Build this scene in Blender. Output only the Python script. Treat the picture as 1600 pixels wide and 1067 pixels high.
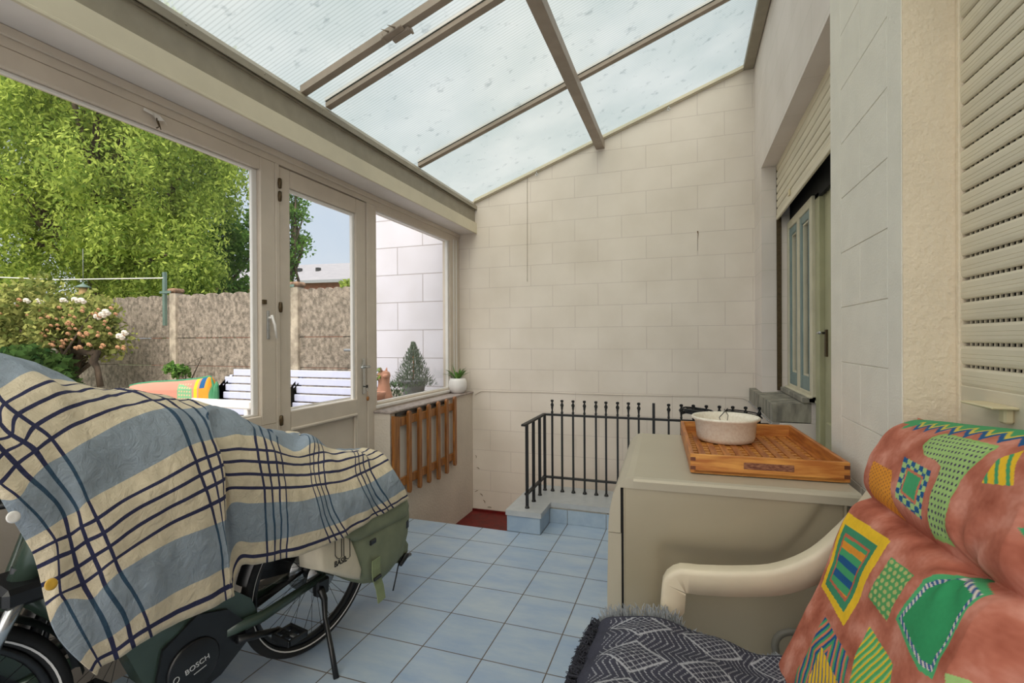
import bpy, math, random
import numpy as np
from mathutils import Vector, Matrix, noise

C = bpy.context.scene.collection
S = bpy.context.scene
for o in list(bpy.data.objects): bpy.data.objects.remove(o)

# ------------------------------------------------------------ camera
CAM = np.array([1.71262, -3.43957, 1.38887]); FPX = 775.735
ROT = np.array([[0.94405625, 0.32973996, -0.00541831],
                [-0.00405058, -0.00483479, -0.99998011],
                [-0.32975960, 0.94405942, -0.00322867]])   # rows: right, down, forward
cd = bpy.data.cameras.new('camera'); cam = bpy.data.objects.new('camera', cd); C.objects.link(cam)
cd.sensor_width = 36; cd.lens = FPX / 1600 * 36; cd.clip_start = 0.02; cd.clip_end = 300
M = Matrix([[ROT[0][i], -ROT[1][i], -ROT[2][i], CAM[i]] for i in range(3)] + [[0, 0, 0, 1]])
cam.matrix_world = M
S.camera = cam

# ------------------------------------------------------------ light
GLOW = 3.4; SKY = .86
w = bpy.data.worlds.new('sky'); S.world = w; w.use_nodes = True
wn = w.node_tree.nodes; wl = w.node_tree.links; wn.clear()
wo = wn.new('ShaderNodeOutputWorld'); wb = wn.new('ShaderNodeBackground')
tc = wn.new('ShaderNodeTexCoord'); sp = wn.new('ShaderNodeSeparateXYZ'); wl.new(tc.outputs['Generated'], sp.inputs[0])
rp = wn.new('ShaderNodeValToRGB'); wl.new(sp.outputs['Z'], rp.inputs['Fac'])
rp.color_ramp.elements[0].position = 0.0; rp.color_ramp.elements[0].color = (0.80, 0.88, 0.97, 1)
rp.color_ramp.elements[1].position = 0.7; rp.color_ramp.elements[1].color = (0.52, 0.68, 0.92, 1)
nz = wn.new('ShaderNodeTexNoise'); nz.inputs['Scale'].default_value = 2.2; nz.inputs['Detail'].default_value = 6
wl.new(tc.outputs['Generated'], nz.inputs['Vector'])
cr = wn.new('ShaderNodeValToRGB'); cr.color_ramp.elements[0].position = .38; cr.color_ramp.elements[1].position = .72
wl.new(nz.outputs['Fac'], cr.inputs['Fac'])
mx = wn.new('ShaderNodeMixRGB'); mx.inputs[2].default_value = (.93, .95, 1, 1)
wl.new(cr.outputs[0], mx.inputs[0]); wl.new(rp.outputs[0], mx.inputs[1])
# hazy bright sky round the sun, behind the viewpoint
SUN = Vector((.16, -.62, .77)).normalized()
dt = wn.new('ShaderNodeVectorMath'); dt.operation = 'DOT_PRODUCT'; dt.inputs[1].default_value = SUN; wl.new(tc.outputs['Generated'], dt.inputs[0])
mr = wn.new('ShaderNodeMapRange'); mr.inputs[1].default_value = .25; mr.inputs[2].default_value = 1; mr.inputs[3].default_value = 0; mr.inputs[4].default_value = 1
wl.new(dt.outputs['Value'], mr.inputs[0])
pw = wn.new('ShaderNodeMath'); pw.operation = 'POWER'; pw.inputs[1].default_value = 1.6; wl.new(mr.outputs[0], pw.inputs[0])
gl = wn.new('ShaderNodeMath'); gl.operation = 'MULTIPLY_ADD'; gl.inputs[1].default_value = GLOW; gl.inputs[2].default_value = SKY; wl.new(pw.outputs[0], gl.inputs[0])
wc = wn.new('ShaderNodeMixRGB'); wc.inputs[2].default_value = (1.0, .90, .79, 1); wl.new(mr.outputs[0], wc.inputs[0]); wl.new(mx.outputs[0], wc.inputs[1])
wl.new(wc.outputs[0], wb.inputs[0]); wl.new(gl.outputs[0], wb.inputs[1]); wl.new(wb.outputs[0], wo.inputs[0])
sd = bpy.data.lights.new('sun', 'SUN'); sd.energy = 2.1; sd.angle = .6; sd.color = (1, .92, .82)
sun = bpy.data.objects.new('sun', sd); C.objects.link(sun)
sun.rotation_euler = (-SUN).to_track_quat('-Z', 'Y').to_euler()
S.view_settings.view_transform = 'Standard'; S.view_settings.look = 'None'
S.view_settings.gamma = 1; S.view_settings.use_curve_mapping = False
S.view_settings.exposure = 0.05

# ------------------------------------------------------------ helpers
def at(px, py, axis, val):
    d = np.array([(px - 800) / FPX, (py - 533.5) / FPX, 1.0]) @ ROT
    return CAM + d * ((val - CAM[axis]) / d[axis])

def lin(c):
    return tuple(((v / 255) / 12.92 if v <= 10 else (((v / 255) + .055) / 1.055) ** 2.4) for v in c)

class MB:
    def __init__(s): s.v = []; s.f = []; s.sm = []
    def add(s, vs, fs, smooth=False):
        o = len(s.v); s.v += [tuple(map(float, v)) for v in vs]
        for f in fs: s.f.append([i + o for i in f]); s.sm.append(smooth)
        return s
    def box(s, x0, x1, y0, y1, z0, z1, b=0, m=None):
        X = [min(x0, x1), max(x0, x1)]; Y = [min(y0, y1), max(y0, y1)]; Z = [min(z0, z1), max(z0, z1)]
        if b <= 0:
            vs = [(X[i], Y[j], Z[k]) for i in (0, 1) for j in (0, 1) for k in (0, 1)]
            fs = [(0, 1, 3, 2), (4, 6, 7, 5), (0, 4, 5, 1), (2, 3, 7, 6), (0, 2, 6, 4), (1, 5, 7, 3)]
        else:
            b = min(b, .49 * min(X[1] - X[0], Y[1] - Y[0], Z[1] - Z[0]))
            import itertools
            vs = []; idx = {}
            for i, j, k in itertools.product((0, 1), repeat=3):
                sx, sy, sz = (1, -1)[i], (1, -1)[j], (1, -1)[k]
                for a in range(3):
                    p = [X[i] + sx * b, Y[j] + sy * b, Z[k] + sz * b]
                    p[a] = (X[i], Y[j], Z[k])[a]
                    idx[(i, j, k, a)] = len(vs); vs.append(p)
            fs = []
            for a in range(3):
                o1, o2 = [q for q in range(3) if q != a]
                for e in (0, 1):
                    q = []
                    for (u, v) in ((0, 0), (1, 0), (1, 1), (0, 1)):
                        t = [0, 0, 0]; t[a] = e; t[o1] = u; t[o2] = v; q.append(idx[(*t, a)])
                    flip = (e == 0) != (a == 1)
                    fs.append(q[::-1] if flip else q)
            for a in range(3):      # edges along axis a
                o1, o2 = [q for q in range(3) if q != a]
                for u in (0, 1):
                    for v in (0, 1):
                        t0 = [0, 0, 0]; t0[o1] = u; t0[o2] = v; t1 = list(t0); t1[a] = 1
                        q = [idx[(*t0, o1)], idx[(*t1, o1)], idx[(*t1, o2)], idx[(*t0, o2)]]
                        fs.append(q)
            for i, j, k in itertools.product((0, 1), repeat=3):
                fs.append([idx[(i, j, k, 0)], idx[(i, j, k, 1)], idx[(i, j, k, 2)]])
        if m is not None: vs = [m @ Vector(v) for v in vs]
        return s.add(vs, fs)
    def tube(s, pts, r, n=10, cap=True, flat=1.0, closed=False):
        P = [Vector(p) for p in pts]; R = r if hasattr(r, '__len__') else [r] * len(P)
        vs = []; up = None; N = len(P)
        for i, p in enumerate(P):
            if closed: t = P[(i + 1) % N] - P[i - 1]
            else: t = (P[min(i + 1, N - 1)] - P[max(i - 1, 0)])
            t.normalize()
            if up is None:
                up = Vector((0, 0, 1)) if abs(t.z) < .9 else Vector((0, 1, 0))
            a = t.cross(up).normalized(); b = a.cross(t).normalized(); up = b
            for k in range(n):
                th = 2 * math.pi * k / n
                vs.append(p + (a * math.cos(th) + b * math.sin(th) * flat) * R[i])
        fs = []
        for i in range(N if closed else N - 1):
            i2 = (i + 1) % N
            for k in range(n):
                fs.append((i * n + k, i * n + (k + 1) % n, i2 * n + (k + 1) % n, i2 * n + k))
        if cap and not closed:
            fs.append(tuple(range(n))[::-1]); fs.append(tuple((N - 1) * n + k for k in range(n)))
        return s.add(vs, fs, True)
    def lathe(s, prof, c=(0, 0, 0), n=32, m=None):
        vs = []; fs = []
        for (r, z) in prof:
            for k in range(n):
                th = 2 * math.pi * k / n; vs.append((c[0] + r * math.cos(th), c[1] + r * math.sin(th), c[2] + z))
        for i in range(len(prof) - 1):
            for k in range(n):
                fs.append((i * n + k, i * n + (k + 1) % n, (i + 1) * n + (k + 1) % n, (i + 1) * n + k))
        fs.append(tuple(range(n))[::-1]); fs.append(tuple((len(prof) - 1) * n + k for k in range(n)))
        if m is not None: vs = [m @ Vector(v) for v in vs]
        return s.add(vs, fs, True)
    def prism(s, poly, axis, a, b):
        """poly: 2D points in the two other axes (in order), extruded along axis from a to b"""
        n = len(poly); vs = []
        for t in (a, b):
            for (u, v) in poly:
                p = [u, v]; p.insert(axis, t); vs.append(p)
        fs = [tuple(range(n))[::-1], tuple(range(n, 2 * n))]
        for i in range(n): fs.append((i, (i + 1) % n, n + (i + 1) % n, n + i))
        return s.add(vs, fs)
    def ball(s, c, r, n=12, k=8, sc=(1, 1, 1)):
        vs = []; fs = []
        for i in range(k + 1):
            ph = math.pi * i / k
            for j in range(n):
                th = 2 * math.pi * j / n
                vs.append((c[0] + r * sc[0] * math.sin(ph) * math.cos(th), c[1] + r * sc[1] * math.sin(ph) * math.sin(th), c[2] + r * sc[2] * math.cos(ph)))
        for i in range(k):
            for j in range(n): fs.append((i * n + j, (i + 1) * n + j, (i + 1) * n + (j + 1) % n, i * n + (j + 1) % n))
        return s.add(vs, fs, True)
    def build(s, name, mat, parent=None, loc=None, fix=True):
        me = bpy.data.meshes.new(name); me.from_pydata(s.v, [], s.f); me.materials.append(mat)
        me.polygons.foreach_set('use_smooth', s.sm)
        if fix:
            import bmesh
            bm = bmesh.new(); bm.from_mesh(me); bmesh.ops.recalc_face_normals(bm, faces=bm.faces); bm.to_mesh(me); bm.free()
        ob = bpy.data.objects.new(name, me); C.objects.link(ob)
        if parent is not None: ob.parent = parent
        if loc is not None: ob.location = loc
        return ob

def tag(o, label=None, cat=None, group=None, kind=None):
    if label: o['label'] = label
    if cat: o['category'] = cat
    if group: o['group'] = group
    if kind: o['kind'] = kind
    return o
def thing(name, label, cat, loc=(0, 0, 0), rz=0, group=None):
    o = bpy.data.objects.new(name, None); C.objects.link(o); o.location = loc; o.rotation_euler = (0, 0, rz)
    o.empty_display_size = .05
    return tag(o, label, cat, group)
def struct(o, label=None):
    return tag(o, label, None, None, 'structure')
def grid(P, col=None, uv=None, name='grid', mat=None, parent=None, thick=0, extra=None):
    """P: (n,m,3) array -> smooth mesh with optional per-vertex colour and uv"""
    n, m = P.shape[:2]
    me = bpy.data.meshes.new(name)
    idx = np.arange(n * m).reshape(n, m)
    q = np.stack([idx[:-1, :-1], idx[:-1, 1:], idx[1:, 1:], idx[1:, :-1]], -1).reshape(-1, 4)
    me.vertices.add(n * m); me.vertices.foreach_set('co', P.reshape(-1).astype(np.float32))
    me.loops.add(q.size); me.loops.foreach_set('vertex_index', q.reshape(-1).astype(np.int32))
    me.polygons.add(len(q)); me.polygons.foreach_set('loop_start', (np.arange(len(q)) * 4).astype(np.int32))
    me.polygons.foreach_set('use_smooth', np.ones(len(q), dtype=bool))
    me.update(calc_edges=True); me.validate()
    if uv is not None:
        l = me.uv_layers.new(name='pattern'); l.data.foreach_set('uv', uv.reshape(-1, 2)[q.reshape(-1)].reshape(-1).astype(np.float32))
    if col is not None:
        a = me.color_attributes.new('dye', 'FLOAT_COLOR', 'POINT')
        a.data.foreach_set('color', np.concatenate([col.reshape(-1, 3), np.ones((n * m, 1))], 1).reshape(-1).astype(np.float32))
    me.materials.append(mat)
    ob = bpy.data.objects.new(name, me); C.objects.link(ob)
    if parent is not None: ob.parent = parent
    if thick:
        md = ob.modifiers.new('solid', 'SOLIDIFY'); md.thickness = thick; md.offset = 0
    return ob

# ------------------------------------------------------------ materials
def mat(name, col, rough=.6, metal=0, var=.06, vs=8, bump=0, bs=60, col2=None, spec=.5, detail=5, stretch=(1, 1, 1), sub=0, lo=.35, hi=.65):
    m = bpy.data.materials.new(name); m.use_nodes = True; n = m.node_tree.nodes; l = m.node_tree.links
    b = n['Principled BSDF']; b.inputs['Roughness'].default_value = rough; b.inputs['Metallic'].default_value = metal
    b.inputs['Specular IOR Level'].default_value = spec
    c = lin(col); c2 = lin(col2) if col2 else tuple(v * (1 - var * 2) for v in c)
    t = n.new('ShaderNodeTexCoord'); mp = n.new('ShaderNodeMapping'); mp.inputs['Scale'].default_value = stretch
    l.new(t.outputs['Object'], mp.inputs[0])
    nz = n.new('ShaderNodeTexNoise'); nz.inputs['Scale'].default_value = vs; nz.inputs['Detail'].default_value = detail
    l.new(mp.outputs[0], nz.inputs['Vector'])
    r = n.new('ShaderNodeValToRGB'); r.color_ramp.elements[0].position = lo; r.color_ramp.elements[1].position = hi
    r.color_ramp.elements[0].color = (*c2, 1); r.color_ramp.elements[1].color = (*c, 1)
    l.new(nz.outputs['Fac'], r.inputs['Fac']); l.new(r.outputs[0], b.inputs['Base Color'])
    if bump:
        nb = n.new('ShaderNodeTexNoise'); nb.inputs['Scale'].default_value = bs; nb.inputs['Detail'].default_value = 4
        l.new(mp.outputs[0], nb.inputs['Vector'])
        bp = n.new('ShaderNodeBump'); bp.inputs['Strength'].default_value = bump; bp.inputs['Distance'].default_value = .01
        l.new(nb.outputs['Fac'], bp.inputs['Height']); l.new(bp.outputs[0], b.inputs['Normal'])
    return m

def block_mat(name, c, c2, axes, w, h, off, mort=.004, mc=None, bump=.5, stain=None):
    """painted block masonry; axes picks the two object coordinates, off shifts the joints"""
    m = bpy.data.materials.new(name); m.use_nodes = True; n = m.node_tree.nodes; l = m.node_tree.links
    b = n['Principled BSDF']; b.inputs['Roughness'].default_value = .75
    t = n.new('ShaderNodeTexCoord'); s = n.new('ShaderNodeSeparateXYZ'); l.new(t.outputs['Object'], s.inputs[0])
    cb = n.new('ShaderNodeCombineXYZ')
    for i, a in enumerate(axes):
        ad = n.new('ShaderNodeMath'); ad.operation = 'ADD'; ad.inputs[1].default_value = off[i]
        l.new(s.outputs['XYZ'.index(a)], ad.inputs[0]); l.new(ad.outputs[0], cb.inputs[i])
    br = n.new('ShaderNodeTexBrick'); l.new(cb.outputs[0], br.inputs['Vector'])
    br.inputs['Scale'].default_value = 1; br.inputs['Brick Width'].default_value = w; br.inputs['Row Height'].default_value = h
    br.inputs['Mortar Size'].default_value = mort; br.inputs['Mortar Smooth'].default_value = .3
    br.inputs['Color1'].default_value = (*lin(c), 1); br.inputs['Color2'].default_value = (*lin(c2), 1)
    br.inputs['Mortar'].default_value = (*lin(mc or [v * .86 for v in c]), 1)
    nz = n.new('ShaderNodeTexNoise'); nz.inputs['Scale'].default_value = 2.5; nz.inputs['Detail'].default_value = 6
    l.new(t.outputs['Object'], nz.inputs['Vector'])
    r = n.new('ShaderNodeValToRGB'); r.color_ramp.elements[0].position = .3; r.color_ramp.elements[1].position = .62
    r.color_ramp.elements[0].color = (*(lin(stain) if stain else (.9, .89, .87)), 1) if not stain else (*[x for x in stain], 1)
    r.color_ramp.elements[1].color = (1, 1, 1, 1)
    l.new(nz.outputs['Fac'], r.inputs['Fac'])
    mm = n.new('ShaderNodeMixRGB'); mm.blend_type = 'MULTIPLY'; mm.inputs[0].default_value = 1
    l.new(br.outputs['Color'], mm.inputs[1]); l.new(r.outputs[0], mm.inputs[2]); l.new(mm.outputs[0], b.inputs['Base Color'])
    nb = n.new('ShaderNodeTexNoise'); nb.inputs['Scale'].default_value = 120; nb.inputs['Detail'].default_value = 3
    l.new(t.outputs['Object'], nb.inputs['Vector'])
    sb = n.new('ShaderNodeMath'); sb.operation = 'MULTIPLY_ADD'; sb.inputs[1].default_value = -1.0
    l.new(br.outputs['Fac'], sb.inputs[0])
    sc = n.new('ShaderNodeMath'); sc.operation = 'MULTIPLY'; sc.inputs[1].default_value = .12; l.new(nb.outputs['Fac'], sc.inputs[0])
    l.new(sc.outputs[0], sb.inputs[2])
    bp = n.new('ShaderNodeBump'); bp.inputs['Strength'].default_value = bump; bp.inputs['Distance'].default_value = .004
    l.new(sb.outputs[0], bp.inputs['Height']); l.new(bp.outputs[0], b.inputs['Normal'])
    return m

def dye_mat(name, rough=.9, bump=.3, bs=500, sheen=0):
    m = bpy.data.materials.new(name); m.use_nodes = True; n = m.node_tree.nodes; l = m.node_tree.links
    b = n['Principled BSDF']; b.inputs['Roughness'].default_value = rough; b.inputs['Specular IOR Level'].default_value = .2
    a = n.new('ShaderNodeVertexColor'); a.layer_name = 'dye'
    l.new(a.outputs[0], b.inputs['Base Color'])
    t = n.new('ShaderNodeTexCoord'); nb = n.new('ShaderNodeTexNoise'); nb.inputs['Scale'].default_value = bs
    l.new(t.outputs['Object'], nb.inputs['Vector'])
    bp = n.new('ShaderNodeBump'); bp.inputs['Strength'].default_value = bump; bp.inputs['Distance'].default_value = .002
    l.new(nb.outputs['Fac'], bp.inputs['Height']); l.new(bp.outputs[0], b.inputs['Normal'])
    return m

def glass_mat(name, tint=(.97, .985, .99), refl=.1):
    m = bpy.data.materials.new(name); m.use_nodes = True; n = m.node_tree.nodes; l = m.node_tree.links; n.clear()
    o = n.new('ShaderNodeOutputMaterial'); t = n.new('ShaderNodeBsdfTransparent'); t.inputs[0].default_value = (*tint, 1)
    g = n.new('ShaderNodeBsdfGlossy'); g.inputs['Roughness'].default_value = .01
    lw = n.new('ShaderNodeLayerWeight'); lw.inputs[0].default_value = .5
    pw = n.new('ShaderNodeMath'); pw.operation = 'POWER'; pw.inputs[1].default_value = 4; l.new(lw.outputs['Facing'], pw.inputs[0])
    f = n.new('ShaderNodeMath'); f.operation = 'MULTIPLY_ADD'; f.inputs[1].default_value = .5; f.inputs[2].default_value = .02; l.new(pw.outputs[0], f.inputs[0])
    mx = n.new('ShaderNodeMixShader'); l.new(f.outputs[0], mx.inputs[0]); l.new(t.outputs[0], mx.inputs[1]); l.new(g.outputs[0], mx.inputs[2])
    l.new(mx.outputs[0], o.inputs[0]); return m

def roof_mat(name):
    m = bpy.data.materials.new(name); m.use_nodes = True; n = m.node_tree.nodes; l = m.node_tree.links; n.clear()
    o = n.new('ShaderNodeOutputMaterial')
    tc = n.new('ShaderNodeTexCoord'); s = n.new('ShaderNodeSeparateXYZ'); l.new(tc.outputs['Object'], s.inputs[0])
    wv = n.new('ShaderNodeMath'); wv.operation = 'MULTIPLY'; wv.inputs[1].default_value = 2 * math.pi / .022; l.new(s.outputs[1], wv.inputs[0])
    sn = n.new('ShaderNodeMath'); sn.operation = 'SINE'; l.new(wv.outputs[0], sn.inputs[0])
    rib = n.new('ShaderNodeMapRange'); rib.inputs[1].default_value = .3; rib.inputs[2].default_value = 1; rib.inputs[3].default_value = 1; rib.inputs[4].default_value = .82
    l.new(sn.outputs[0], rib.inputs[0])
    nz = n.new('ShaderNodeTexNoise'); nz.inputs['Scale'].default_value = 12; nz.inputs['Detail'].default_value = 4; nz.inputs['Roughness'].default_value = .6
    l.new(tc.outputs['Object'], nz.inputs['Vector'])
    r = n.new('ShaderNodeValToRGB'); r.color_ramp.elements[0].position = .60; r.color_ramp.elements[0].color = (1, 1, 1, 1)
    r.color_ramp.elements[1].position = .72; r.color_ramp.elements[1].color = (.70, .72, .73, 1); l.new(nz.outputs['Fac'], r.inputs['Fac'])
    n2 = n.new('ShaderNodeTexNoise'); n2.inputs['Scale'].default_value = 1.6; n2.inputs['Detail'].default_value = 5
    l.new(tc.outputs['Object'], n2.inputs['Vector'])
    r2 = n.new('ShaderNodeValToRGB'); r2.color_ramp.elements[0].position = .3; r2.color_ramp.elements[0].color = (.50, .57, .55, 1)
    r2.color_ramp.elements[1].position = .7; r2.color_ramp.elements[1].color = (.66, .70, .67, 1); l.new(n2.outputs['Fac'], r2.inputs['Fac'])
    a = n.new('ShaderNodeMixRGB'); a.blend_type = 'MULTIPLY'; a.inputs[0].default_value = 1; l.new(r.outputs[0], a.inputs[1]); l.new(r2.outputs[0], a.inputs[2])
    c = n.new('ShaderNodeMixRGB'); c.blend_type = 'MULTIPLY'; c.inputs[0].default_value = 1; l.new(a.outputs[0], c.inputs[1]); l.new(rib.outputs[0], c.inputs[2])
    tr = n.new('ShaderNodeBsdfTranslucent'); df = n.new('ShaderNodeBsdfDiffuse'); tp = n.new('ShaderNodeBsdfTransparent')
    for q in (tr, df, tp): l.new(c.outputs[0], q.inputs[0])
    m1 = n.new('ShaderNodeMixShader'); m1.inputs[0].default_value = ROOF_T; l.new(df.outputs[0], m1.inputs[1]); l.new(tr.outputs[0], m1.inputs[2])
    m2 = n.new('ShaderNodeMixShader'); m2.inputs[0].default_value = ROOF_CLEAR; l.new(m1.outputs[0], m2.inputs[1]); l.new(tp.outputs[0], m2.inputs[2])
    l.new(m2.outputs[0], o.inputs[0])
    return m
ROOF_T = .75; ROOF_CLEAR = .48

M_far = block_mat('painted_block_far', (229, 218, 206), (226, 215, 203), 'XZ', .441, .2065, (-.055 - .2205 + 4.41, -1.298 + 2.065 * 2), .003, (210, 197, 187), .4)
M_house = block_mat('painted_block_house', (228, 217, 209), (225, 214, 206), 'YZ', .46, .2065, (1.24 + 9.2, -1.298 + 2.065 * 2), .0022, (210, 202, 190), .35)
M_pil = mat('white_plaster_block', (236, 229, 216), .75, var=.03, bump=.25, bs=150)
M_reveal = mat('cream_plaster', (240, 222, 196), .8, var=.03, bump=.6, bs=60)
M_plaster = mat('white_plaster', (214, 203, 190), .8, var=.05, vs=3, bump=.35, bs=60)
M_frame = mat('cream_window_paint', (210, 197, 182), .45, var=.05, vs=5, bump=.05, bs=200)
M_bead = mat('white_bead_paint', (228, 224, 220), .4, var=.02)
M_soffit = mat('white_soffit', (226, 219, 214), .6, var=.02)
M_fascia = mat('cream_fascia', (212, 202, 178), .5, var=.03)
M_beam = mat('greige_steel_paint', (150, 141, 123), .5, var=.06, vs=12, bump=.08, bs=120)
M_raft = mat('taupe_rafter_paint', (160, 145, 130), .5, var=.08, vs=9)
M_roof = roof_mat('ribbed_polycarbonate')
M_glass = glass_mat('clear_glass')
M_iron = mat('black_iron_paint', (17, 18, 20), .5, var=.2, vs=40)
M_slab = mat('grey_floor_paint', (172, 174, 176), .35, var=.05, vs=14)
M_mortar = mat('rough_mortar', (190, 182, 168), .9, bump=.8, bs=80)
M_red = mat('oxblood_floor_paint', (108, 8, 6), .5, var=.2, vs=14, col2=(82, 6, 5))
M_stone = mat('weathered_bluestone', (160, 154, 140), .9, var=.2, vs=16, bump=.5, bs=70, col2=(108, 104, 96), stretch=(1, 1, .35))
M_ledge = mat('dusty_stone_ledge', (176, 163, 158), .6, var=.2, vs=30, col2=(140, 128, 122))
M_dryer = mat('champagne_metal', (172, 160, 136), .38, metal=.25, var=.03, vs=3)
M_dryer2 = mat('champagne_plastic', (184, 174, 154), .42, metal=.1, var=.03, vs=3)
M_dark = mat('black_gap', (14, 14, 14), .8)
M_blkp = mat('black_plastic', (22, 23, 25), .35, var=.15, vs=20)
M_rubber = mat('black_rubber', (28, 28, 28), .75, var=.2, vs=40)
M_brake = mat('grey_print', (205, 206, 205), .5)
M_green = mat('dark_green_frame', (60, 76, 66), .22, metal=.1, var=.08, vs=6, spec=.6)
M_chrome = mat('brushed_chrome', (190, 192, 192), .22, metal=.9, var=.05)
M_orange = mat('orange_reflector', (200, 62, 18), .2, var=.05)
M_olive = mat('sage_canvas', (130, 136, 110), .85, var=.08, vs=12, bump=.25, bs=400)
M_olive2 = mat('pale_sage_strap', (138, 148, 108), .8, var=.06, vs=20, bump=.2, bs=500)
M_canvas = mat('cream_canvas', (214, 202, 178), .85, var=.04, vs=14, bump=.2, bs=500)
M_plchair = mat('ivory_plastic', (222, 208, 182), .4, var=.05, vs=8)
M_bowl = mat('speckled_ivory_ceramic', (242, 234, 218), .45, var=.05, vs=90, col2=(230, 218, 200))
M_white = mat('white_glaze', (232, 228, 226), .3, var=.01)
M_terra = mat('pale_terracotta', (212, 152, 126), .8, var=.08, vs=14)
M_zinc = mat('grey_zinc_pot', (138, 142, 146), .6, var=.1, vs=20)
M_hose = mat('grey_rubber_hose', (120, 116, 106), .5, var=.05)
M_brass = mat('aged_brass', (92, 76, 52), .4, metal=.6, var=.15, vs=50)
M_bluecase = mat('blue_grey_casement', (124, 144, 142), .45, var=.08, vs=14)
M_creamw = mat('cream_window_wood', (212, 203, 178), .5, var=.06, vs=10)
M_sagedoor = mat('sage_cream_door', (176, 172, 138), .5, var=.06, vs=7)
M_curtain = mat('grey_curtain', (158, 146, 130), .9, var=.12, vs=10, stretch=(1, 8, .3))
M_shut = mat('ivory_shutter_slat', (228, 216, 192), .5, var=.06, vs=4, stretch=(1, .6, 6))
M_hookp = mat('yellowed_plastic', (224, 208, 170), .4, var=.03)

def wood_mat(name, c1, c2, st, scale=14):
    m = mat(name, c1, .45, var=0, vs=scale, col2=c2, stretch=st, bump=.1, bs=60, detail=8)
    return m
M_teakx = wood_mat('orange_teak_x', (222, 156, 76), (178, 104, 42), (.6, 5, 5))
M_teaky = wood_mat('orange_teak_y', (198, 126, 56), (152, 80, 30), (5, .6, 5))
M_teakd = mat('dark_teak_strip', (112, 58, 30), .5, var=.15, vs=30)
M_picket = wood_mat('varnished_picket_wood', (172, 112, 54), (122, 72, 30), (6, 6, .7), 9)

def tile_mat():
    m = bpy.data.materials.new('blue_floor_tile'); m.use_nodes = True; n = m.node_tree.nodes; l = m.node_tree.links
    b = n['Principled BSDF']; b.inputs['Specular IOR Level'].default_value = .4
    t = n.new('ShaderNodeTexCoord')
    mp = n.new('ShaderNodeMapping'); mp.inputs['Location'].default_value = (29, 29, 0); l.new(t.outputs['Object'], mp.inputs[0])
    br = n.new('ShaderNodeTexBrick'); br.offset = 0; l.new(mp.outputs[0], br.inputs['Vector'])
    br.inputs['Scale'].default_value = 1; br.inputs['Brick Width'].default_value = .29; br.inputs['Row Height'].default_value = .29
    br.inputs['Mortar Size'].default_value = .0028; br.inputs['Mortar Smooth'].default_value = .1
    br.inputs['Color1'].default_value = (*lin((164, 178, 194)), 1); br.inputs['Color2'].default_value = (*lin((153, 170, 190)), 1)
    br.inputs['Mortar'].default_value = (*lin((98, 88, 80)), 1)
    nz = n.new('ShaderNodeTexNoise'); nz.inputs['Scale'].default_value = 5; nz.inputs['Detail'].default_value = 8; nz.inputs['Roughness'].default_value = .65
    mp2 = n.new('ShaderNodeMapping'); mp2.inputs['Scale'].default_value = (.7, 2, 1); l.new(t.outputs['Object'], mp2.inputs[0]); l.new(mp2.outputs[0], nz.inputs['Vector'])
    r = n.new('ShaderNodeValToRGB'); r.color_ramp.elements[0].position = .32; r.color_ramp.elements[0].color = (.80, .86, .96, 1)
    r.color_ramp.elements[1].position = .68; r.color_ramp.elements[1].color = (1.12, 1.08, 1.0, 1)
    l.new(nz.outputs['Fac'], r.inputs['Fac'])
    mm = n.new('ShaderNodeMixRGB'); mm.blend_type = 'MULTIPLY'; mm.inputs[0].default_value = 1
    l.new(br.outputs['Color'], mm.inputs[1]); l.new(r.outputs[0], mm.inputs[2]); l.new(mm.outputs[0], b.inputs['Base Color'])
    rr = n.new('ShaderNodeMapRange'); rr.inputs[3].default_value = .3; rr.inputs[4].default_value = .8; l.new(br.outputs['Fac'], rr.inputs[0])
    l.new(rr.outputs[0], b.inputs['Roughness'])
    bp = n.new('ShaderNodeBump'); bp.invert = True; bp.inputs['Strength'].default_value = .6; bp.inputs['Distance'].default_value = .002
    l.new(br.outputs['Fac'], bp.inputs['Height']); l.new(bp.outputs[0], b.inputs['Normal'])
    return m
M_tile = tile_mat()
M_tilew = mat('blue_wall_tile', (160, 176, 190), .3, var=.1, vs=9, col2=(142, 160, 180))

# ------------------------------------------------------------ the setting
W = 2.275; YF = 1.25; YN = -6.2
struct(MB().box(-.6, 2.7, YN, -.05, -.12, 0).box(.735, 2.5, -.05, .22, -.12, 0).build('floor', M_tile))
lan = struct(MB().box(-.45, .95, -.05, 1.3, -.46, -.36).build('floor_landing', M_red))
MB().box(-.36, .8, 1.235, 1.25, -.36, -.34).build('skirting', M_red, lan)
MB().box(.95, 1.2, .62, 1.25, -.64, -.54).box(1.2, 1.45, .62, 1.25, -.82, -.72).box(1.45, 2.3, .62, 1.25, -1.0, -.9).build('step', M_red, lan)
MB().box(.92, .95, .62, 1.25, -.54, -.36).box(1.17, 1.2, .62, 1.25, -.72, -.54).build('riser', M_red, lan)
rs = MB().box(-.6, .735, -.08, -.05, -.36, -.002)
rs.build('riser', M_red, lan)
struct(MB().prism([(-.62, -1.2), (2.6, -1.2), (2.6, 3.87), (2.27, 3.76), (-.62, 2.72)], 1, YF, YF + .2).build('wall_far', M_far))

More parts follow.
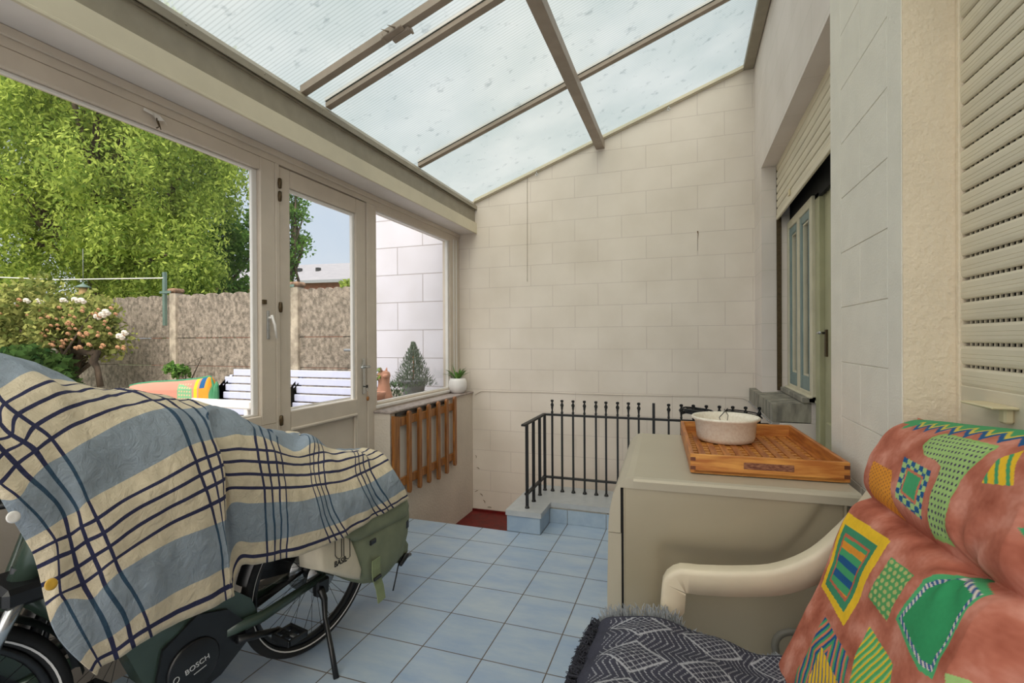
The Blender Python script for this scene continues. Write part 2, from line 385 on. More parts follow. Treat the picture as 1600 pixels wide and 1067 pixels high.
# curb of the stairwell
cu = struct(MB().box(.485, .725, -.04, .6, -.36, .118).box(.725, 2.27, .225, .6, -1.2, .118).build('wall_curb', M_mortar))
MB().box(.481, .73, -.047, -.038, 0, .118, .002).build('front_tile', M_tilew, cu)
for (a, b) in ((-.045, .215),):
    MB().box(.724, .732, a, b, 0, .118, .002).build('side_tile', M_tilew, cu)
for (a, b) in ((.733, .868), (.871, 1.158), (1.161, 1.448), (1.451, 1.738), (1.741, 2.028), (2.031, 2.27)):
    MB().box(a, b, .216, .226, 0, .105, .002).build('side_tile', M_tilew, cu)
MB().prism([(.474, -.056), (.742, -.056), (.742, .212), (2.272, .212), (2.272, .63), (.474, .63)], 2, .118, .155).build('painted_slab', M_slab, cu)

# wall under the fixed window
wl_ = struct(MB().box(-.59, -.36, -.26, YF, -.46, .845).build('wall_left', M_plaster))
MB().box(-.60, -.345, -.272, YF, .845, .862, .004).build('stone_ledge', M_ledge, wl_)
tr = struct(MB().box(-.62, -.30, YN, YF, 2.49, 2.585).build('trim_1', M_fascia))
MB().box(-.60, -.305, YN, YF, 2.482, 2.49).build('soffit', M_soffit, tr)
MB().box(-.312, -.298, YN, YF, 2.478, 2.492, .002).build('edge_bead', M_fascia, tr)
tb = struct(MB().box(-.60, -.322, YN, YF, 2.585, 2.78).build('trim_2', M_beam))
MB().box(-.34, -.312, YN, YF, 2.712, 2.722).prism([(-.325, 2.74), (-.302, 2.72), (-.296, 2.72), (-.296, 2.755), (-.335, 2.80), (-.345, 2.79)], 1, YN, YF - .001).build('gutter_lip', M_beam, tb)
for k in range(14):
    MB().ball((-.296, 1.05 - k * .42, 2.745), .006, 8, 6, (.6, 1, 1)).build('screw', M_beam, tb)
struct(MB().box(-.59, -.50, -.26, YF, .862, .89).box(-.59, -.5, YN, YF, 2.41, 2.49).build('trim_3', M_frame))
# inner moulding of the head
MB().box(-.50, -.488, YN, YF, 2.445, 2.482, .004).build('moulding', M_frame, bpy.data.objects['trim_3'])

XG = -.53
def ring(mb, y0, y1, z0, z1, wy0, wy1, wz0, wz1, x0, x1, b=.004):
    mb.box(x0, x1, y0, y0 + wy0, z0, z1, b).box(x0, x1, y1 - wy1, y1, z0, z1, b)
    mb.box(x0, x1, y0 + wy0, y1 - wy1, z0, z0 + wz0, b).box(x0, x1, y0 + wy0, y1 - wy1, z1 - wz1, z1, b)
    return mb
# window_1 (large, left)
struct(MB().box(-.59, -.5, YN, -1.19, 0, .92).build('wall_left_near', M_frame))
w1 = struct(ring(MB(), -5.2, -1.20, .92, 2.41, .1, .105, .055, .07, -.585, -.50).build('window_1', M_frame))
ring(MB(), -5.1, -1.305, .975, 2.34, .03, .035, .012, .012, -.545, -.525, .003).build('glazing_bead', M_bead, w1)
MB().box(-.538, -.532, -5.1, -1.33, .98, 2.335).build('pane', M_glass, w1)
MB().box(-.502, -.492, -1.27, -1.25, 1.40, 1.56, .003).build('latch_plate', M_chrome, w1)
MB().tube([(-.492, -1.26, 1.52), (-.47, -1.26, 1.52)], .007).tube([(-.47, -1.262, 1.535), (-.465, -1.245, 1.48), (-.462, -1.235, 1.405)], [.009, .009, .006], flat=.6).build('latch_handle', M_bead, w1)
MB().box(-.502, -.488, -1.30, -1.275, 1.595, 1.62, .002).build('striker', M_brass, w1)
# door post / mullion
struct(MB().box(-.585, -.498, -1.20, -1.17, 0, 2.41, .003).build('trim_4', M_frame))
struct(MB().box(-.585, -.498, -.335, -.24, 0, 2.41, .004).build('trim_5', M_frame))
# door_1
d1 = struct(ring(MB(), -1.165, -.338, .03, 2.405, .085, .115, .12, .105, -.565, -.508, .004).box(-.565, -.508, -1.09, -.45, .865, .972, .004).build('door_1', M_frame))
MB().box(-.545, -.53, -1.085, -.45, .14, .87).build('lower_panel', M_frame, d1)
MB().box(-.53, -.50, -1.085, -.45, .852, .872, .006).box(-.53, -.512, -.47, -.452, .15, .86, .004).box(-.53, -.512, -1.083, -1.066, .15, .86, .004).build('moulding', M_frame, d1)
ring(MB(), -1.085, -.448, .965, 2.30, .012, .028, .008, .02, -.545, -.522, .003).build('glazing_bead', M_bead, d1)
MB().box(-.538, -.532, -1.08, -.455, .968, 2.297).build('pane', M_glass, d1)
hp = MB().box(-.508, -.500, -.397, -.360, 1.00, 1.26, .004).build('lock_plate', M_chrome, d1)
MB().tube([(-.50, -.378, 1.20), (-.455, -.378, 1.20)], .009).tube([(-.455, -.378, 1.20), (-.452, -.42, 1.20), (-.455, -.47, 1.198)], [.010, .009, .008]).build('handle', M_chrome, d1)
for z in (2.30, 2.225, 1.585, .93):
    MB().tube([(-.494, -1.172, z - .03), (-.494, -1.172, z - .026), (-.494, -1.172, z), (-.494, -1.172, z + .026), (-.494, -1.172, z + .03)], [.005, .0105, .0125, .0105, .005], 10).build('hinge', M_brass, d1)
k = thing('key', 'key with ring and round wooden fob hanging from the glazed garden door lock', 'key', (-.498, -.378, 1.055))
MB().tube([(0, 0, 0), (.02, 0, 0)], .004).box(.02, .024, -.012, .012, -.012, .012, .002).build('key_bow', M_blkp, k)
MB().tube([(.026, .012 * math.cos(a), -.022 + .014 * math.sin(a)) for a in np.linspace(0, 6.1, 14)], .0016, 6, closed=True).build('ring', M_chrome, k)
MB().tube([(.026, 0, -.034), (.026, .004, -.055), (.024, .006, -.072)], .0015, 6).ball((.024, .006, -.088), .017, 12, 8, (.35, 1, 1)).build('fob', M_picket, k)
# window_2 fixed
w2 = struct(ring(MB(), -.24, YF, .885, 2.415, .024, .215, .03, .035, -.585, -.50, .004).build('window_2', M_frame))
ring(MB(), -.217, 1.04, .912, 2.385, .006, .03, .012, .012, -.545, -.515, .003).build('glazing_bead', M_bead, w2)
MB().box(-.538, -.532, -.215, 1.03, .915, 2.382).build('pane', M_glass, w2)
MB().box(-.505, -.49, -.235, 1.2, .872, .9, .006).build('bottom_moulding', M_bead, w2)
for i, y in enumerate((1.10, 1.16)):
    MB().box(-.503, -.494, y, y + .02, .9, 2.41, .003).build('groove_moulding', M_bead, w2)

# ceiling: sloping translucent sheets and rafters
SL = .35868; AX = math.atan(SL)
def rz_(x): return 2.822 + (x + .32) * SL
ys_ = [1.25, .14, -.955, -2.05, -3.14, -4.24, -5.33, -6.2]
me = []
mb = MB()
for a, b in zip(ys_[:-1], ys_[1:]):
    n0 = len(mb.v)
    mb.add([(-.62, a, rz_(-.62) + .012), (2.32, a, rz_(2.32) + .012), (2.32, b, rz_(2.32) + .012), (-.62, b, rz_(-.62) + .012)], [(0, 1, 2, 3)])
ce = struct(mb.build('ceiling', M_roof, fix=False))
def rafter(nm, y, wd, dp, matr=M_raft, x0=-.33, x1=2.27):
    m_ = MB(); a = (x0, rz_(x0)); b = (x1, rz_(x1))
    m_.prism([(a[0], a[1] + .008), (b[0], b[1] + .008), (b[0], b[1] - dp), (a[0], a[1] - dp)], 1, y - wd / 2, y + wd / 2)
    return struct(m_.build(nm, matr))
n_ = 6
for y in ys_[1:-1]:
    r_ = rafter('trim_%d' % n_, y, .046, .02); n_ += 1
    m_ = MB(); m_.prism([(-.33, rz_(-.33) + .03), (2.27, rz_(2.27) + .03), (2.27, rz_(2.27) + .013), (-.33, rz_(-.33) + .013)], 1, y - .03, y + .03); m_.build('cap_strip', M_raft, r_)
r_ = rafter('trim_%d' % n_, -1.165, .045, .034); n_ += 1
# clip clamped round the extra rafter
zc = rz_(.29) - .034; mm_ = Matrix.Translation((.29, -1.165, zc)) @ Matrix.Rotation(-AX, 4, 'Y')
cl = MB().box(-.075, .045, -.045, -.005, -.014, .0, .003, mm_).box(-.045, .07, -.004, .04, -.016, 0, .003, mm_).box(-.08, -.068, -.05, .0, -.02, .01, .002, mm_).box(.06, .072, .0, .045, -.02, .01, .002, mm_)
cl.tube([mm_ @ Vector((-.03, -.045, -.004)), mm_ @ Vector((-.05, -.085, -.004))], [.006, .001]).tube([mm_ @ Vector((.01, -.045, -.004)), mm_ @ Vector((-.01, -.085, -.004))], [.006, .001])
cl.build('clamp', M_raft, r_)
# purlin beam under the rafters
struct(MB().box(.925, 1.005, YN, YF - .001, rz_(.96) - .105, rz_(.96) - .03, .003).build('trim_%d' % n_, M_raft)); n_ += 1
struct(MB().box(2.19, 2.27, YN, YF - .001, rz_(2.22) - .045, rz_(2.22) + .0, .003).build('trim_%d' % n_, M_beam)); n_ += 1
te = MB().prism([(-.32, rz_(-.32) + .005), (2.19, rz_(2.19) + .005), (2.19, rz_(2.19) - .035), (-.32, rz_(-.32) - .035)], 1, 1.225, 1.2499)
te.prism([(-.32, rz_(-.32) - .012), (2.19, rz_(2.19) - .012), (2.19, rz_(2.19) - .028), (-.32, rz_(-.32) - .028)], 1, 1.212, 1.23)
te = struct(te.build('trim_%d' % n_, M_fascia)); n_ += 1
for x in (.35, 1.58):
    MB().tube([(x, 1.22, rz_(x) - .03), (x, 1.215, rz_(x) - .05)], .004).tube([(x + .012 * math.cos(a), 1.212, rz_(x) - .064 + .012 * math.sin(a)) for a in np.linspace(0, 6, 12)], .003, 6, closed=True).build('eyelet', M_chrome, te)

# house wall with a deep recess
wr = MB()
ZT = 4.0
wr.box(W, 2.62, .852, YF, 0, 2.715)                 # far pier
wr.box(W, 2.62, -1.10, YF, 2.715, ZT)               # above the lintel
wr.box(W, 2.50, .095, .852, -1, .86).box(2.452, 2.50, .096, .852, .86, .99)                # under the window
wr.box(W, 2.60, .6, YF, -1, .0)
wr = struct(wr.build('wall_right', M_house))
wp = MB().box(W + .002, 2.62, -1.80, -1.10, 0, ZT)
for kz in range(-6, 14):
    z0 = 1.298 + .2065 * kz; z1 = z0 + .2065
    if z1 < 0.01 or z0 > ZT: continue
    z0 = max(z0, 0)
    cuts = [(-1.699, -1.241)] if kz % 2 == 0 else [(-1.699, -1.459), (-1.457, -1.241)]
    for (a, b) in cuts: wp.box(W - .0015, W + .003, a + .0012, b - .0012, z0 + .0012, z1 - .0012, .0012)
wp.box(W - .0015, W + .003, -1.80, -1.7005, 0, ZT, .001).box(W - .0015, W + .003, -1.2395, -1.098, 0, ZT, .001)
wp = struct(wp.build('wall_pier', M_pil))
MB().box(W, 2.62, -1.806, -1.80, 0, ZT).build('reveal', M_reveal, wp)
struct(MB().box(W, 2.62, YN, -3.25, 0, ZT).box(W, 2.62, -3.25, -1.8, 2.55, ZT).box(2.385, 2.62, -3.25, -1.8, 0, .985).build('wall_right_near', M_house))
# window sill stone + inner sill
st = MB()
st.add([(2.228, 1.249, .86), (2.45, 1.249, .86), (2.45, .095, .855), (2.235, .095, .855), (2.228, 1.249, .965), (2.45, 1.249, .985), (2.45, .095, .985), (2.235, .095, .97)],
       [(0, 1, 2, 3), (4, 5, 6, 7), (0, 1, 5, 4), (1, 2, 6, 5), (2, 3, 7, 6), (3, 0, 4, 7)])
st = tag(st.build('window_sill', M_stone), None, None, None, 'structure')
MB().box(2.40, 2.47, .07, .85, .985, 1.02, .004).build('sill_step', M_stone, st)
struct(MB().box(2.215, 2.38, -1.93, -1.735, .905, .99, .004).build('window_sill_near', M_stone))

def shutter(name, x, y0, y1, z0, z1, lbl=None):
    """roller shutter curtain: slats of one profile, slots with little bridges between them"""
    root = MB().box(x + .02, x + .024, y0, y1, z0, z1).build(name, M_dark)
    m_ = MB(); p = .0565; z = z0; prof = [(0, .0), (-.004, .003), (-.006, .010), (-.0062, .0165), (-.0052, .0175), (-.0062, .0185), (-.0062, .0265), (-.0052, .0275), (-.0062, .0285), (-.006, .041), (-.0035, .0475), (.004, .049), (.004, 0)]
    while z < z1:
        q = [(x + a, min(z + b, z1 + .03)) for a, b in prof]
        m_.prism(q, 1, y0, y1)
        yy = y0 + .008
        while yy < y1 - .01 and name.startswith('window_4'):
            m_.box(x + .006, x + .010, yy, yy + .007, z + .048, z + .058); yy += .021
        z += p
    m_.build('slats', M_shut, root)
    return root
s1 = struct(shutter('window_3_shutter', 2.385, -1.1, .845, 2.335, 2.72))
MB().box(2.376, 2.392, -1.1, .845, 2.30, 2.337, .003).build('bottom_bar', M_shut, s1)
MB().box(2.368, 2.377, .30, .335, 2.345, 2.385, .002).build('stop', M_hookp, s1)
MB().box(2.378, 2.41, .838, .852, .99, 2.71, .002).build('guide_rail', M_brass, s1)
s2 = struct(shutter('window_4_shutter', 2.40, -3.2, -1.82, 1.262, 2.6))
MB().box(2.394, 2.418, -3.2, -1.82, 1.0, 1.266, .004).build('bottom_bar', M_shut, s2)
MB().box(2.39, 2.42, -1.824, -1.806, .99, 2.6, .002).build('guide_rail', M_reveal, s2)
pt = at(1555, 632, 0, 2.394)
MB().box(2.345, 2.394, pt[1] - .09, pt[1] + .04, pt[2] - .002, pt[2] + .004, .002).box(2.375, 2.394, pt[1] - .075, pt[1] - .05, pt[2] - .035, pt[2], .004).build('lift_handle', M_hookp, s2)
# dark head space above the window frame
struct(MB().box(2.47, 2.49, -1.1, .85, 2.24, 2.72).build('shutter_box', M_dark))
w3 = MB(); fx = 2.45
ring(w3, .07, .85, 1.0, 2.27, .06, .06, .05, .06, fx, 2.5, .004)
w3.box(fx, 2.5, .43, .50, 1.04, 2.22, .004)
w3.box(fx - .02, 2.49, .07, .85, .985, 1.03, .006)
w3 = struct(w3.build('window_3', M_creamw))
for (a, b) in ((.13, .43), (.50, .79)):
    cs = ring(MB(), a, b, 1.05, 2.21, .055, .055, .09, .055, fx + .006, 2.49, .004).build('casement', M_bluecase, w3)
    ring(MB(), a + .055, b - .055, 1.14, 2.155, .012, .012, .012, .012, fx + .014, 2.49, .002).build('glazing_bead', M_creamw, cs)
    MB().box(2.476, 2.48, a + .055, b - .055, 1.14, 2.155).build('pane', M_glass, cs)
    cu_ = MB(); n = 60
    ys = np.linspace(a + .02, b - .02, n)
    vs = []
    for z in (1.1, 2.2):
        for i, y in enumerate(ys): vs.append((2.52 + .008 * math.sin(i * 1.1 + z), y, z))
    cu_.add(vs, [(i, i + 1, n + i + 1, n + i) for i in range(n - 1)], True)
    cu_.build('curtain', M_curtain, cs)
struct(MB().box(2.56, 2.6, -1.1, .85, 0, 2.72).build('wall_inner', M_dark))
dd = struct(MB().box(2.50, 2.55, -1.1, -.02, 0, 2.27, .004).box(2.47, 2.55, -.02, .068, 0, 2.27, .004).build('door_2', M_sagedoor))
MB().box(2.485, 2.505, -.96, -.10, .15, .9, .006).build('lower_panel', M_sagedoor, dd)
MB().box(2.488, 2.502, -.09, -.055, 1.28, 1.44, .003).build('lock_plate', M_brass, dd)
MB().tube([(2.49, -.07, 1.42), (2.45, -.07, 1.42), (2.445, -.10, 1.42), (2.445, -.17, 1.42)], .008).build('handle', M_chrome, dd)
# thin cable clipped along the far wall
cb = []
for (px, py) in ((742, 617), (752, 611), (790, 612), (850, 613), (900, 615), (960, 617), (1020, 618), (1080, 619), (1120, 620), (1160, 622), (1168, 626)):
    q = at(px, py, 1, 1.244); cb.append((q[0], q[1], q[2]))
tag(MB().tube(cb, .0025, 6).build('wall_cable', M_plaster), 'thin white cable painted over, running low along the block wall above the stair railing', 'cable')
q0 = at(1168, 626, 1, 1.235)
cht = thing('bead_chain', 'fine metal bead chain hanging under the stone window sill behind the tray', 'chain', (0, 0, 0)); n = 26
a0 = Vector(at(1170, 627, 0, 2.22)); a1 = Vector(at(1206, 662, 0, 2.22))
for i in range(n):
    p = a0.lerp(a1, i / (n - 1)); MB().ball(p, .005, 6, 4).build('bead', M_chrome, cht)

# ------------------------------------------------------------ railing
rl = thing('stair_railing', 'black wrought iron railing with twisted spikes on the grey stairwell curb', 'railing', (.62, .49, .155))
def R0(x, y, z): return (x - .62, y - .49, z - .155)
def twist(x, y, z0, zr, z1, big=False):
    m_ = MB(); s_ = .009 if not big else .012
    vs = []; fs = []
    zs = list(np.linspace(z0 + .012, zr + .02, 6)) + list(np.linspace(zr + .03, z1 - .02, 14)) + [z1 - .018, z1 - .004, z1]
    rr = []
    for i, z in enumerate(zs):
        a = 0 if z <= zr + .02 or big else (z - zr) * 46
        r = s_ * 1.0
        if not big and z > z1 - .02: r = s_ * (1.25 if z < z1 - .001 else .7)
        elif not big and z > zr + .02: r = s_ * (1.0 + .34 * math.sin((z - zr) * 95))
        for k in range(4):
            th = a + math.pi / 4 + k * math.pi / 2
            vs.append(R0(x + r * 1.15 * math.cos(th), y + r * 1.15 * math.sin(th), z))
    for i in range(len(zs) - 1):
        for k in range(4): fs.append((i * 4 + k, i * 4 + (k + 1) % 4, (i + 1) * 4 + (k + 1) % 4, (i + 1) * 4 + k))
    fs.append((3, 2, 1, 0)); fs.append(tuple(range(len(vs) - 4, len(vs))))
    m_.add(vs, fs)
    x_, y_, z_ = R0(x, y, z0)
    m_.lathe([(.018, 0), (.016, .006), (.0095, .02)], (x_, y_, z_), 10)
    return m_
xs = [.684, .766, .857, .949, 1.041, 1.12, 1.21, 1.293, 1.371, 1.482, 1.591, 1.681, 1.766, 1.856, 1.945, 2.035, 2.12, 2.21]
for x in xs:
    big = abs(x - 1.482) < .01
    twist(x, .49, .155, .77, .90, big).build('spike' if not big else 'support_post', M_iron, rl)
for (x, y) in ((.612, .03), (.614, .19), (.617, .35), (.62, .49)):
    m_ = MB(); a = R0(x, y, .165); b = R0(x, y, .78)
    m_.box(a[0] - .010, a[0] + .010, a[1] - .010, a[1] + .010, a[2], b[2], .001).lathe([(.018, 0), (.016, .006), (.0095, .02)], R0(x, y, .155), 10)
    m_.build('baluster', M_iron, rl)
MB().box(-.012, 1.65, -.018, .018, .615, .63, .002).build('top_rail', M_iron, rl)
MB().box(-.02, .012, -.56, .01, .615, .63, .002, ).build('top_rail', M_iron, rl)
MB().box(0, 1.65, -.014, .014, .105, .12, .002).build('bottom_rail', M_iron, rl)
MB().box(-.016, .012, -.5, .01, .105, .12, .002).build('bottom_rail', M_iron, rl)

# ------------------------------------------------------------ picket gate hung on the low wall
pg = thing('picket_gate', 'small varnished wooden picket gate hanging on the low wall under the fixed window', 'gate', (-.335, .25, .2))
def G0(x, y, z): return (x + .335, y - .25, z - .2)
def picket(y, z0, z1, wd=.046, x0=-.338, x1=-.318):
    m_ = MB(); n = 10; poly = []
    for i in range(n + 1):
        a = math.pi * i / n; poly.append((y + wd / 2 * math.cos(a), z1 - wd / 2 + wd / 2 * math.sin(a) * 1.0))
    for i in range(n + 1):
        a = math.pi + math.pi * i / n; poly.append((y + wd / 2 * math.cos(a), z0 + wd / 2 + wd / 2 * math.sin(a)))
    m_.prism([(a - .25, b - .2) for a, b in poly], 0, x0 + .335, x1 + .335)
    return m_.build('picket', M_picket, pg)
for y, z0, z1 in ((-.045, .20, .84), (.115, .19, .845), (.27, .19, .852), (.44, .172, .855), (.60, .182, .858), (.765, .215, .862)):
    picket(y, z0, z1)
m_ = MB(); m_.prism([(-.27 - .25, .83 - .2), (-.195 - .25, .815 - .2), (-.195 - .25, .28 - .2), (-.15 - .25, .20 - .2), (-.17 - .25, .14 - .2), (-.205 - .25, .16 - .2), (-.27 - .25, .3 - .2)], 0, -.008, .016)
m_.build('end_stile', M_picket, pg)
MB().box(*sorted((-.022, -.002)), -.22 - .25, .795 - .25, .735 - .2, .80 - .2, .003).build('rail', M_picket, pg)
MB().box(-.022, -.002, -.22 - .25, .795 - .25, .27 - .2, .335 - .2, .003).build('rail', M_picket, pg)
MB().box(-.024, -.010, -.2 - .25, .6 - .25, .812 - .2, .838 - .2, .001).build('hanging_bracket', M_blkp, pg)

# ------------------------------------------------------------ plants indoors / on the outer ledge
def blade_leaf(mb, base, tip, wd, bend=.02):
    b = Vector(base); t = Vector(tip); d = (t - b); side = d.cross(Vector((0, 0, 1)));
    if side.length < 1e-5: side = Vector((1, 0, 0))
    side.normalize(); n = 5; vs = []
    up = side.cross(d).normalized()
    for i in range(n + 1):
        f = i / n; c = b + d * f + Vector((0, 0, bend)) * math.sin(math.pi * f); wv = wd * (1 - f ** 2.2) * (.6 + .8 * min(f * 3, 1)) * .6
        vs += [c - side * wv, c - up * wv * .5, c + side * wv]
    fs = []
    for i in range(n):
        for k in (0, 1): fs.append((i * 3 + k, i * 3 + k + 1, i * 3 + k + 4, i * 3 + k + 3))
    mb.add(vs, fs, True)
M_leaf = mat('fresh_green_leaf', (120, 160, 72), .5, var=.2, vs=30, col2=(70, 120, 50))
M_leafd = mat('dark_green_leaf', (86, 118, 74), .6, var=.2, vs=30, col2=(40, 74, 38))
M_soil = mat('dark_soil', (50, 38, 28), .95, var=.2, vs=60)
wp_ = thing('potted_succulent', 'round white pot with a spiky green succulent on the stone ledge indoors', 'potted plant', (-.43, 1.05, .862))
pot = MB().lathe([(.045, 0), (.06, .004), (.085, .035), (.094, .075), (.088, .12), (.075, .15), (.07, .15), (.07, .135)], (0, 0, 0), 32).build('pot', M_white, wp_)
MB().lathe([(.069, .13), (.068, .138)], (0, 0, 0), 20).build('soil', M_soil, wp_)
lv = MB(); random.seed(4)
for i in range(26):
    a = random.uniform(0, 6.28); r = random.uniform(.06, .175); h = random.uniform(.01, .12) * (1.2 - r * 4) + .16
    blade_leaf(lv, (.02 * math.cos(a), .02 * math.sin(a), .135), (r * math.cos(a), r * math.sin(a), h + .02), .013, .02)
lv.build('foliage', M_leaf, wp_)

ZL = .862
struct(MB().box(-1.3, -.6, -.5, YF, .80, .855).box(-1.25, -1.2, -.45, 1.2, 0, .8).box(-.7, -.65, -.45, 1.2, 0, .8).build('trim_outdoor_shelf', M_stone))
tp = thing('terracotta_bowl', 'wide pale terracotta pot with a low green succulent outside the fixed window', 'potted plant', (-.70, .0, .855))
MB().lathe([(.07, 0), (.085, .004), (.105, .09), (.112, .095), (.112, .115), (.1, .115), (.096, .1)], (0, 0, 0), 28).build('pot', M_terra, tp)
MB().lathe([(.098, .095), (.097, .103)], (0, 0, 0), 20).build('soil', M_soil, tp)
lv = MB()
for i in range(14):
    a = i * 2.4; r = .012 + i * .0022; blade_leaf(lv, (.0, .0, .1), (r * math.cos(a) * 1.6, r * math.sin(a) * 1.6, .155 - i * .002), .016, .01)
lv.build('foliage', M_leaf, tp)
# animal-shaped planter
an = thing('animal_planter', 'terracotta animal shaped planter with eared head and long neck outside the fixed window', 'planter', (-.72, .20, .855))
MB().lathe([(.07, 0), (.078, .01), (.072, .06), (.055, .12), (.047, .17), (.05, .21), (.056, .235), (.05, .262), (.03, .275)], (0, 0, 0), 24).ball((.035, -.03, .235), .026, 12, 8, (1.1, 1.1, .8)).build('body', M_terra, an)
for s_ in (-1, 1): MB().tube([(0, s_ * .032, .26), (.0, s_ * .046, .30)], [.014, .004]).build('ear', M_terra, an)
lv = MB(); random.seed(8)
for i in range(26):
    a = random.uniform(0, 6.28); z = random.uniform(.17, .29); blade_leaf(lv, (-.01, -.02, z + .02), (-.04 + .05 * math.cos(a), -.07 + .05 * math.sin(a), z - .03 + random.uniform(0, .07)), .016, .015)
lv.build('foliage', mat('yellow_green_leaf', (158, 178, 62), .5, var=.2, vs=30, col2=(96, 136, 50)), an)
ss = thing('trailing_succulent', 'low trailing grey green succulent between the planter and the grey pot', 'plant', (-.72, .40, .855))
lv = MB(); random.seed(9)
for i in range(70):
    a = random.uniform(0, 6.28); r = random.uniform(0, .11); z = random.uniform(.0, .16) * (1 - r * 4) + .02
    blade_leaf(lv, (r * math.cos(a), r * math.sin(a) * 1.1, z), (r * math.cos(a) + random.uniform(-.03, .03), r * math.sin(a) * 1.1 + random.uniform(-.03, .03), z + .035), .011, .0)
lv.build('foliage', M_leafd, ss)
cf = thing('potted_conifer', 'small cone shaped blue green conifer in a grey zinc pot outside the fixed window', 'potted plant', (-.75, .74, .855))
MB().lathe([(.085, 0), (.095, .004), (.115, .14), (.122, .145), (.122, .16), (.11, .16), (.105, .145)], (0, 0, 0), 28).build('pot', M_zinc, cf)
MB().lathe([(.108, .14), (.105, .148)], (0, 0, 0), 20).build('soil', M_soil, cf)
MB().tube([(0, 0, .14), (0, 0, .45)], [.01, .004]).build('stem', M_picket, cf)
lv = MB(); random.seed(3)
for i in range(2400):
    z = random.random() ** 1.4; r = (.21 * (1 - z) + .015) * random.uniform(.35, 1); a = random.uniform(0, 6.28)
    h = .10 + z * .40; p = (r * math.cos(a), r * math.sin(a), h)
    q = (p[0] * 1.12 + random.uniform(-.01, .01), p[1] * 1.12 + random.uniform(-.01, .01), h + random.uniform(.005, .035))
    blade_leaf(lv, p, q, .0065, .0)
lv.build('foliage', mat('blue_grey_needles', (128, 146, 124), .7, var=.25, vs=60, col2=(62, 84, 66)), cf)

# ------------------------------------------------------------ dryer
dr = thing('tumble_dryer', 'champagne coloured tumble dryer standing side on against the house wall', 'dryer', (1.83, -1.195, 0), math.radians(2.2))
X0, X1, Y0, Y1 = -.345, .385, -.435, .435
def rbox_poly(x0, x1, z0, z1, r, n=6):
    p = []
    for cx, cz, a0 in ((x1 - r, z1 - r, 0), (x0 + r, z1 - r, 90), (x0 + r, z0 + r, 180), (x1 - r, z0 + r, 270)):
        for i in range(n + 1):
            a = math.radians(a0 + 90 * i / n); p.append((cx + r * math.cos(a), cz + r * math.sin(a)))
    return p
# side panel with a pressed relief: grid surface
n, m = 90, 110
xx = np.linspace(X0 + .004, X1 - .045, n); zz = np.linspace(.03, .862, m)
XX, ZZ = np.meshgrid(xx, zz, indexing='ij')
# S-shaped step: pressed field below a curve that climbs towards the back
curve = .665 + .02 * np.clip((XX - .0) / .2, 0, 1) + .20 * np.clip((XX - .12) / .17, 0, 1) ** 1.8
left = 1 / (1 + np.exp(-(XX - (-.215)) / .012)); inside = 1 / (1 + np.exp((ZZ - curve) / .012))
DD = Y0 + .016 * left * inside
rr_ = .02
Pg = np.stack([XX, DD, ZZ], -1)
side = grid(Pg, name='side_panel', mat=M_dryer, parent=dr)
MB().box(X0, X1 - .04, Y0 + .02, Y1, .02, .862, .006).build('cabinet', M_dryer, dr)
for (a, b) in ((X0, X0 + .006), (X1 - .047, X1 - .04)): MB().box(a, b, Y0 - .001, Y0 + .03, .02, .862, .001).build('side_edge', M_dryer, dr)
# top plate with rolled edge
tpoly = [(Y0 - .006, .862), (Y0 - .008, .888), (Y0 - .003, .896), (Y0 + .012, .9), (Y1 - .012, .9), (Y1 + .004, .894), (Y1 + .006, .862)]
t_ = MB(); t_.prism([(a, b) for a, b in tpoly], 0, X0 + .035, X1)
t_.build('worktop', M_dryer2, dr)
# bowed front: control fascia on top, door panel below
pf = [(X0 + .035, .9), (X0 + .01, .894), (X0 - .02, .870), (X0 - .035, .84), (X0 - .046, .79), (X0 - .052, .74), (X0 - .054, .70), (X0 - .01, .70), (X0 - .01, .862), (X0 + .035, .862)]
f_ = MB(); f_.prism(pf, 1, Y0 - .004, Y1 + .004); f_.build('control_fascia', M_dryer2, dr)
pf = [(X0 - .054, .697), (X0 - .058, .5), (X0 - .058, .2), (X0 - .054, .04), (X0 - .008, .04), (X0 - .008, .697)]
f_ = MB(); f_.prism(pf, 1, Y0, Y1); f_.build('front_panel', M_dryer2, dr)
MB().box(X0 - .014, X0, Y0 + .006, Y1 - .006, .04, .86).build('shadow_gap', M_dark, dr)
for sx in (X0 + .04, X1 - .1):
    for sy in (Y0 + .06, Y1 - .06): MB().lathe([(.02, 0), (.02, .022)], (sx, sy, 0), 12).build('foot', M_blkp, dr)
hs = MB(); hs.tube([(2.22, -1.60, .86), (2.235, -1.61, .80), (2.24, -1.64, .72), (2.245, -1.66, .5), (2.24, -1.66, .2), (2.22, -1.6, .02)], .014)
tag(hs.build('drain_hose', M_hose), 'beige drain hose bent down behind the back corner of the dryer', 'hose')
gr = MB(); pts = []
c_ = at(1240, 1006, 1, -1.70)
for a in np.linspace(math.radians(200), math.radians(20), 16): pts.append((c_[0] + .052 * math.cos(a), -1.70, c_[2] - .015 + .052 * math.sin(a)))
pts = [(pts[0][0] + .0, -1.70, .25), (pts[0][0], -1.70, .4)] + pts + [(pts[-1][0] + .02, -1.70, .45), (pts[-1][0] + .03, -1.7, .3)]
tag(gr.tube(pts, .011).build('grey_hose', M_hose), 'grey hose arching up between the dryer side and the flowered cushion', 'hose')
MB  # noqa

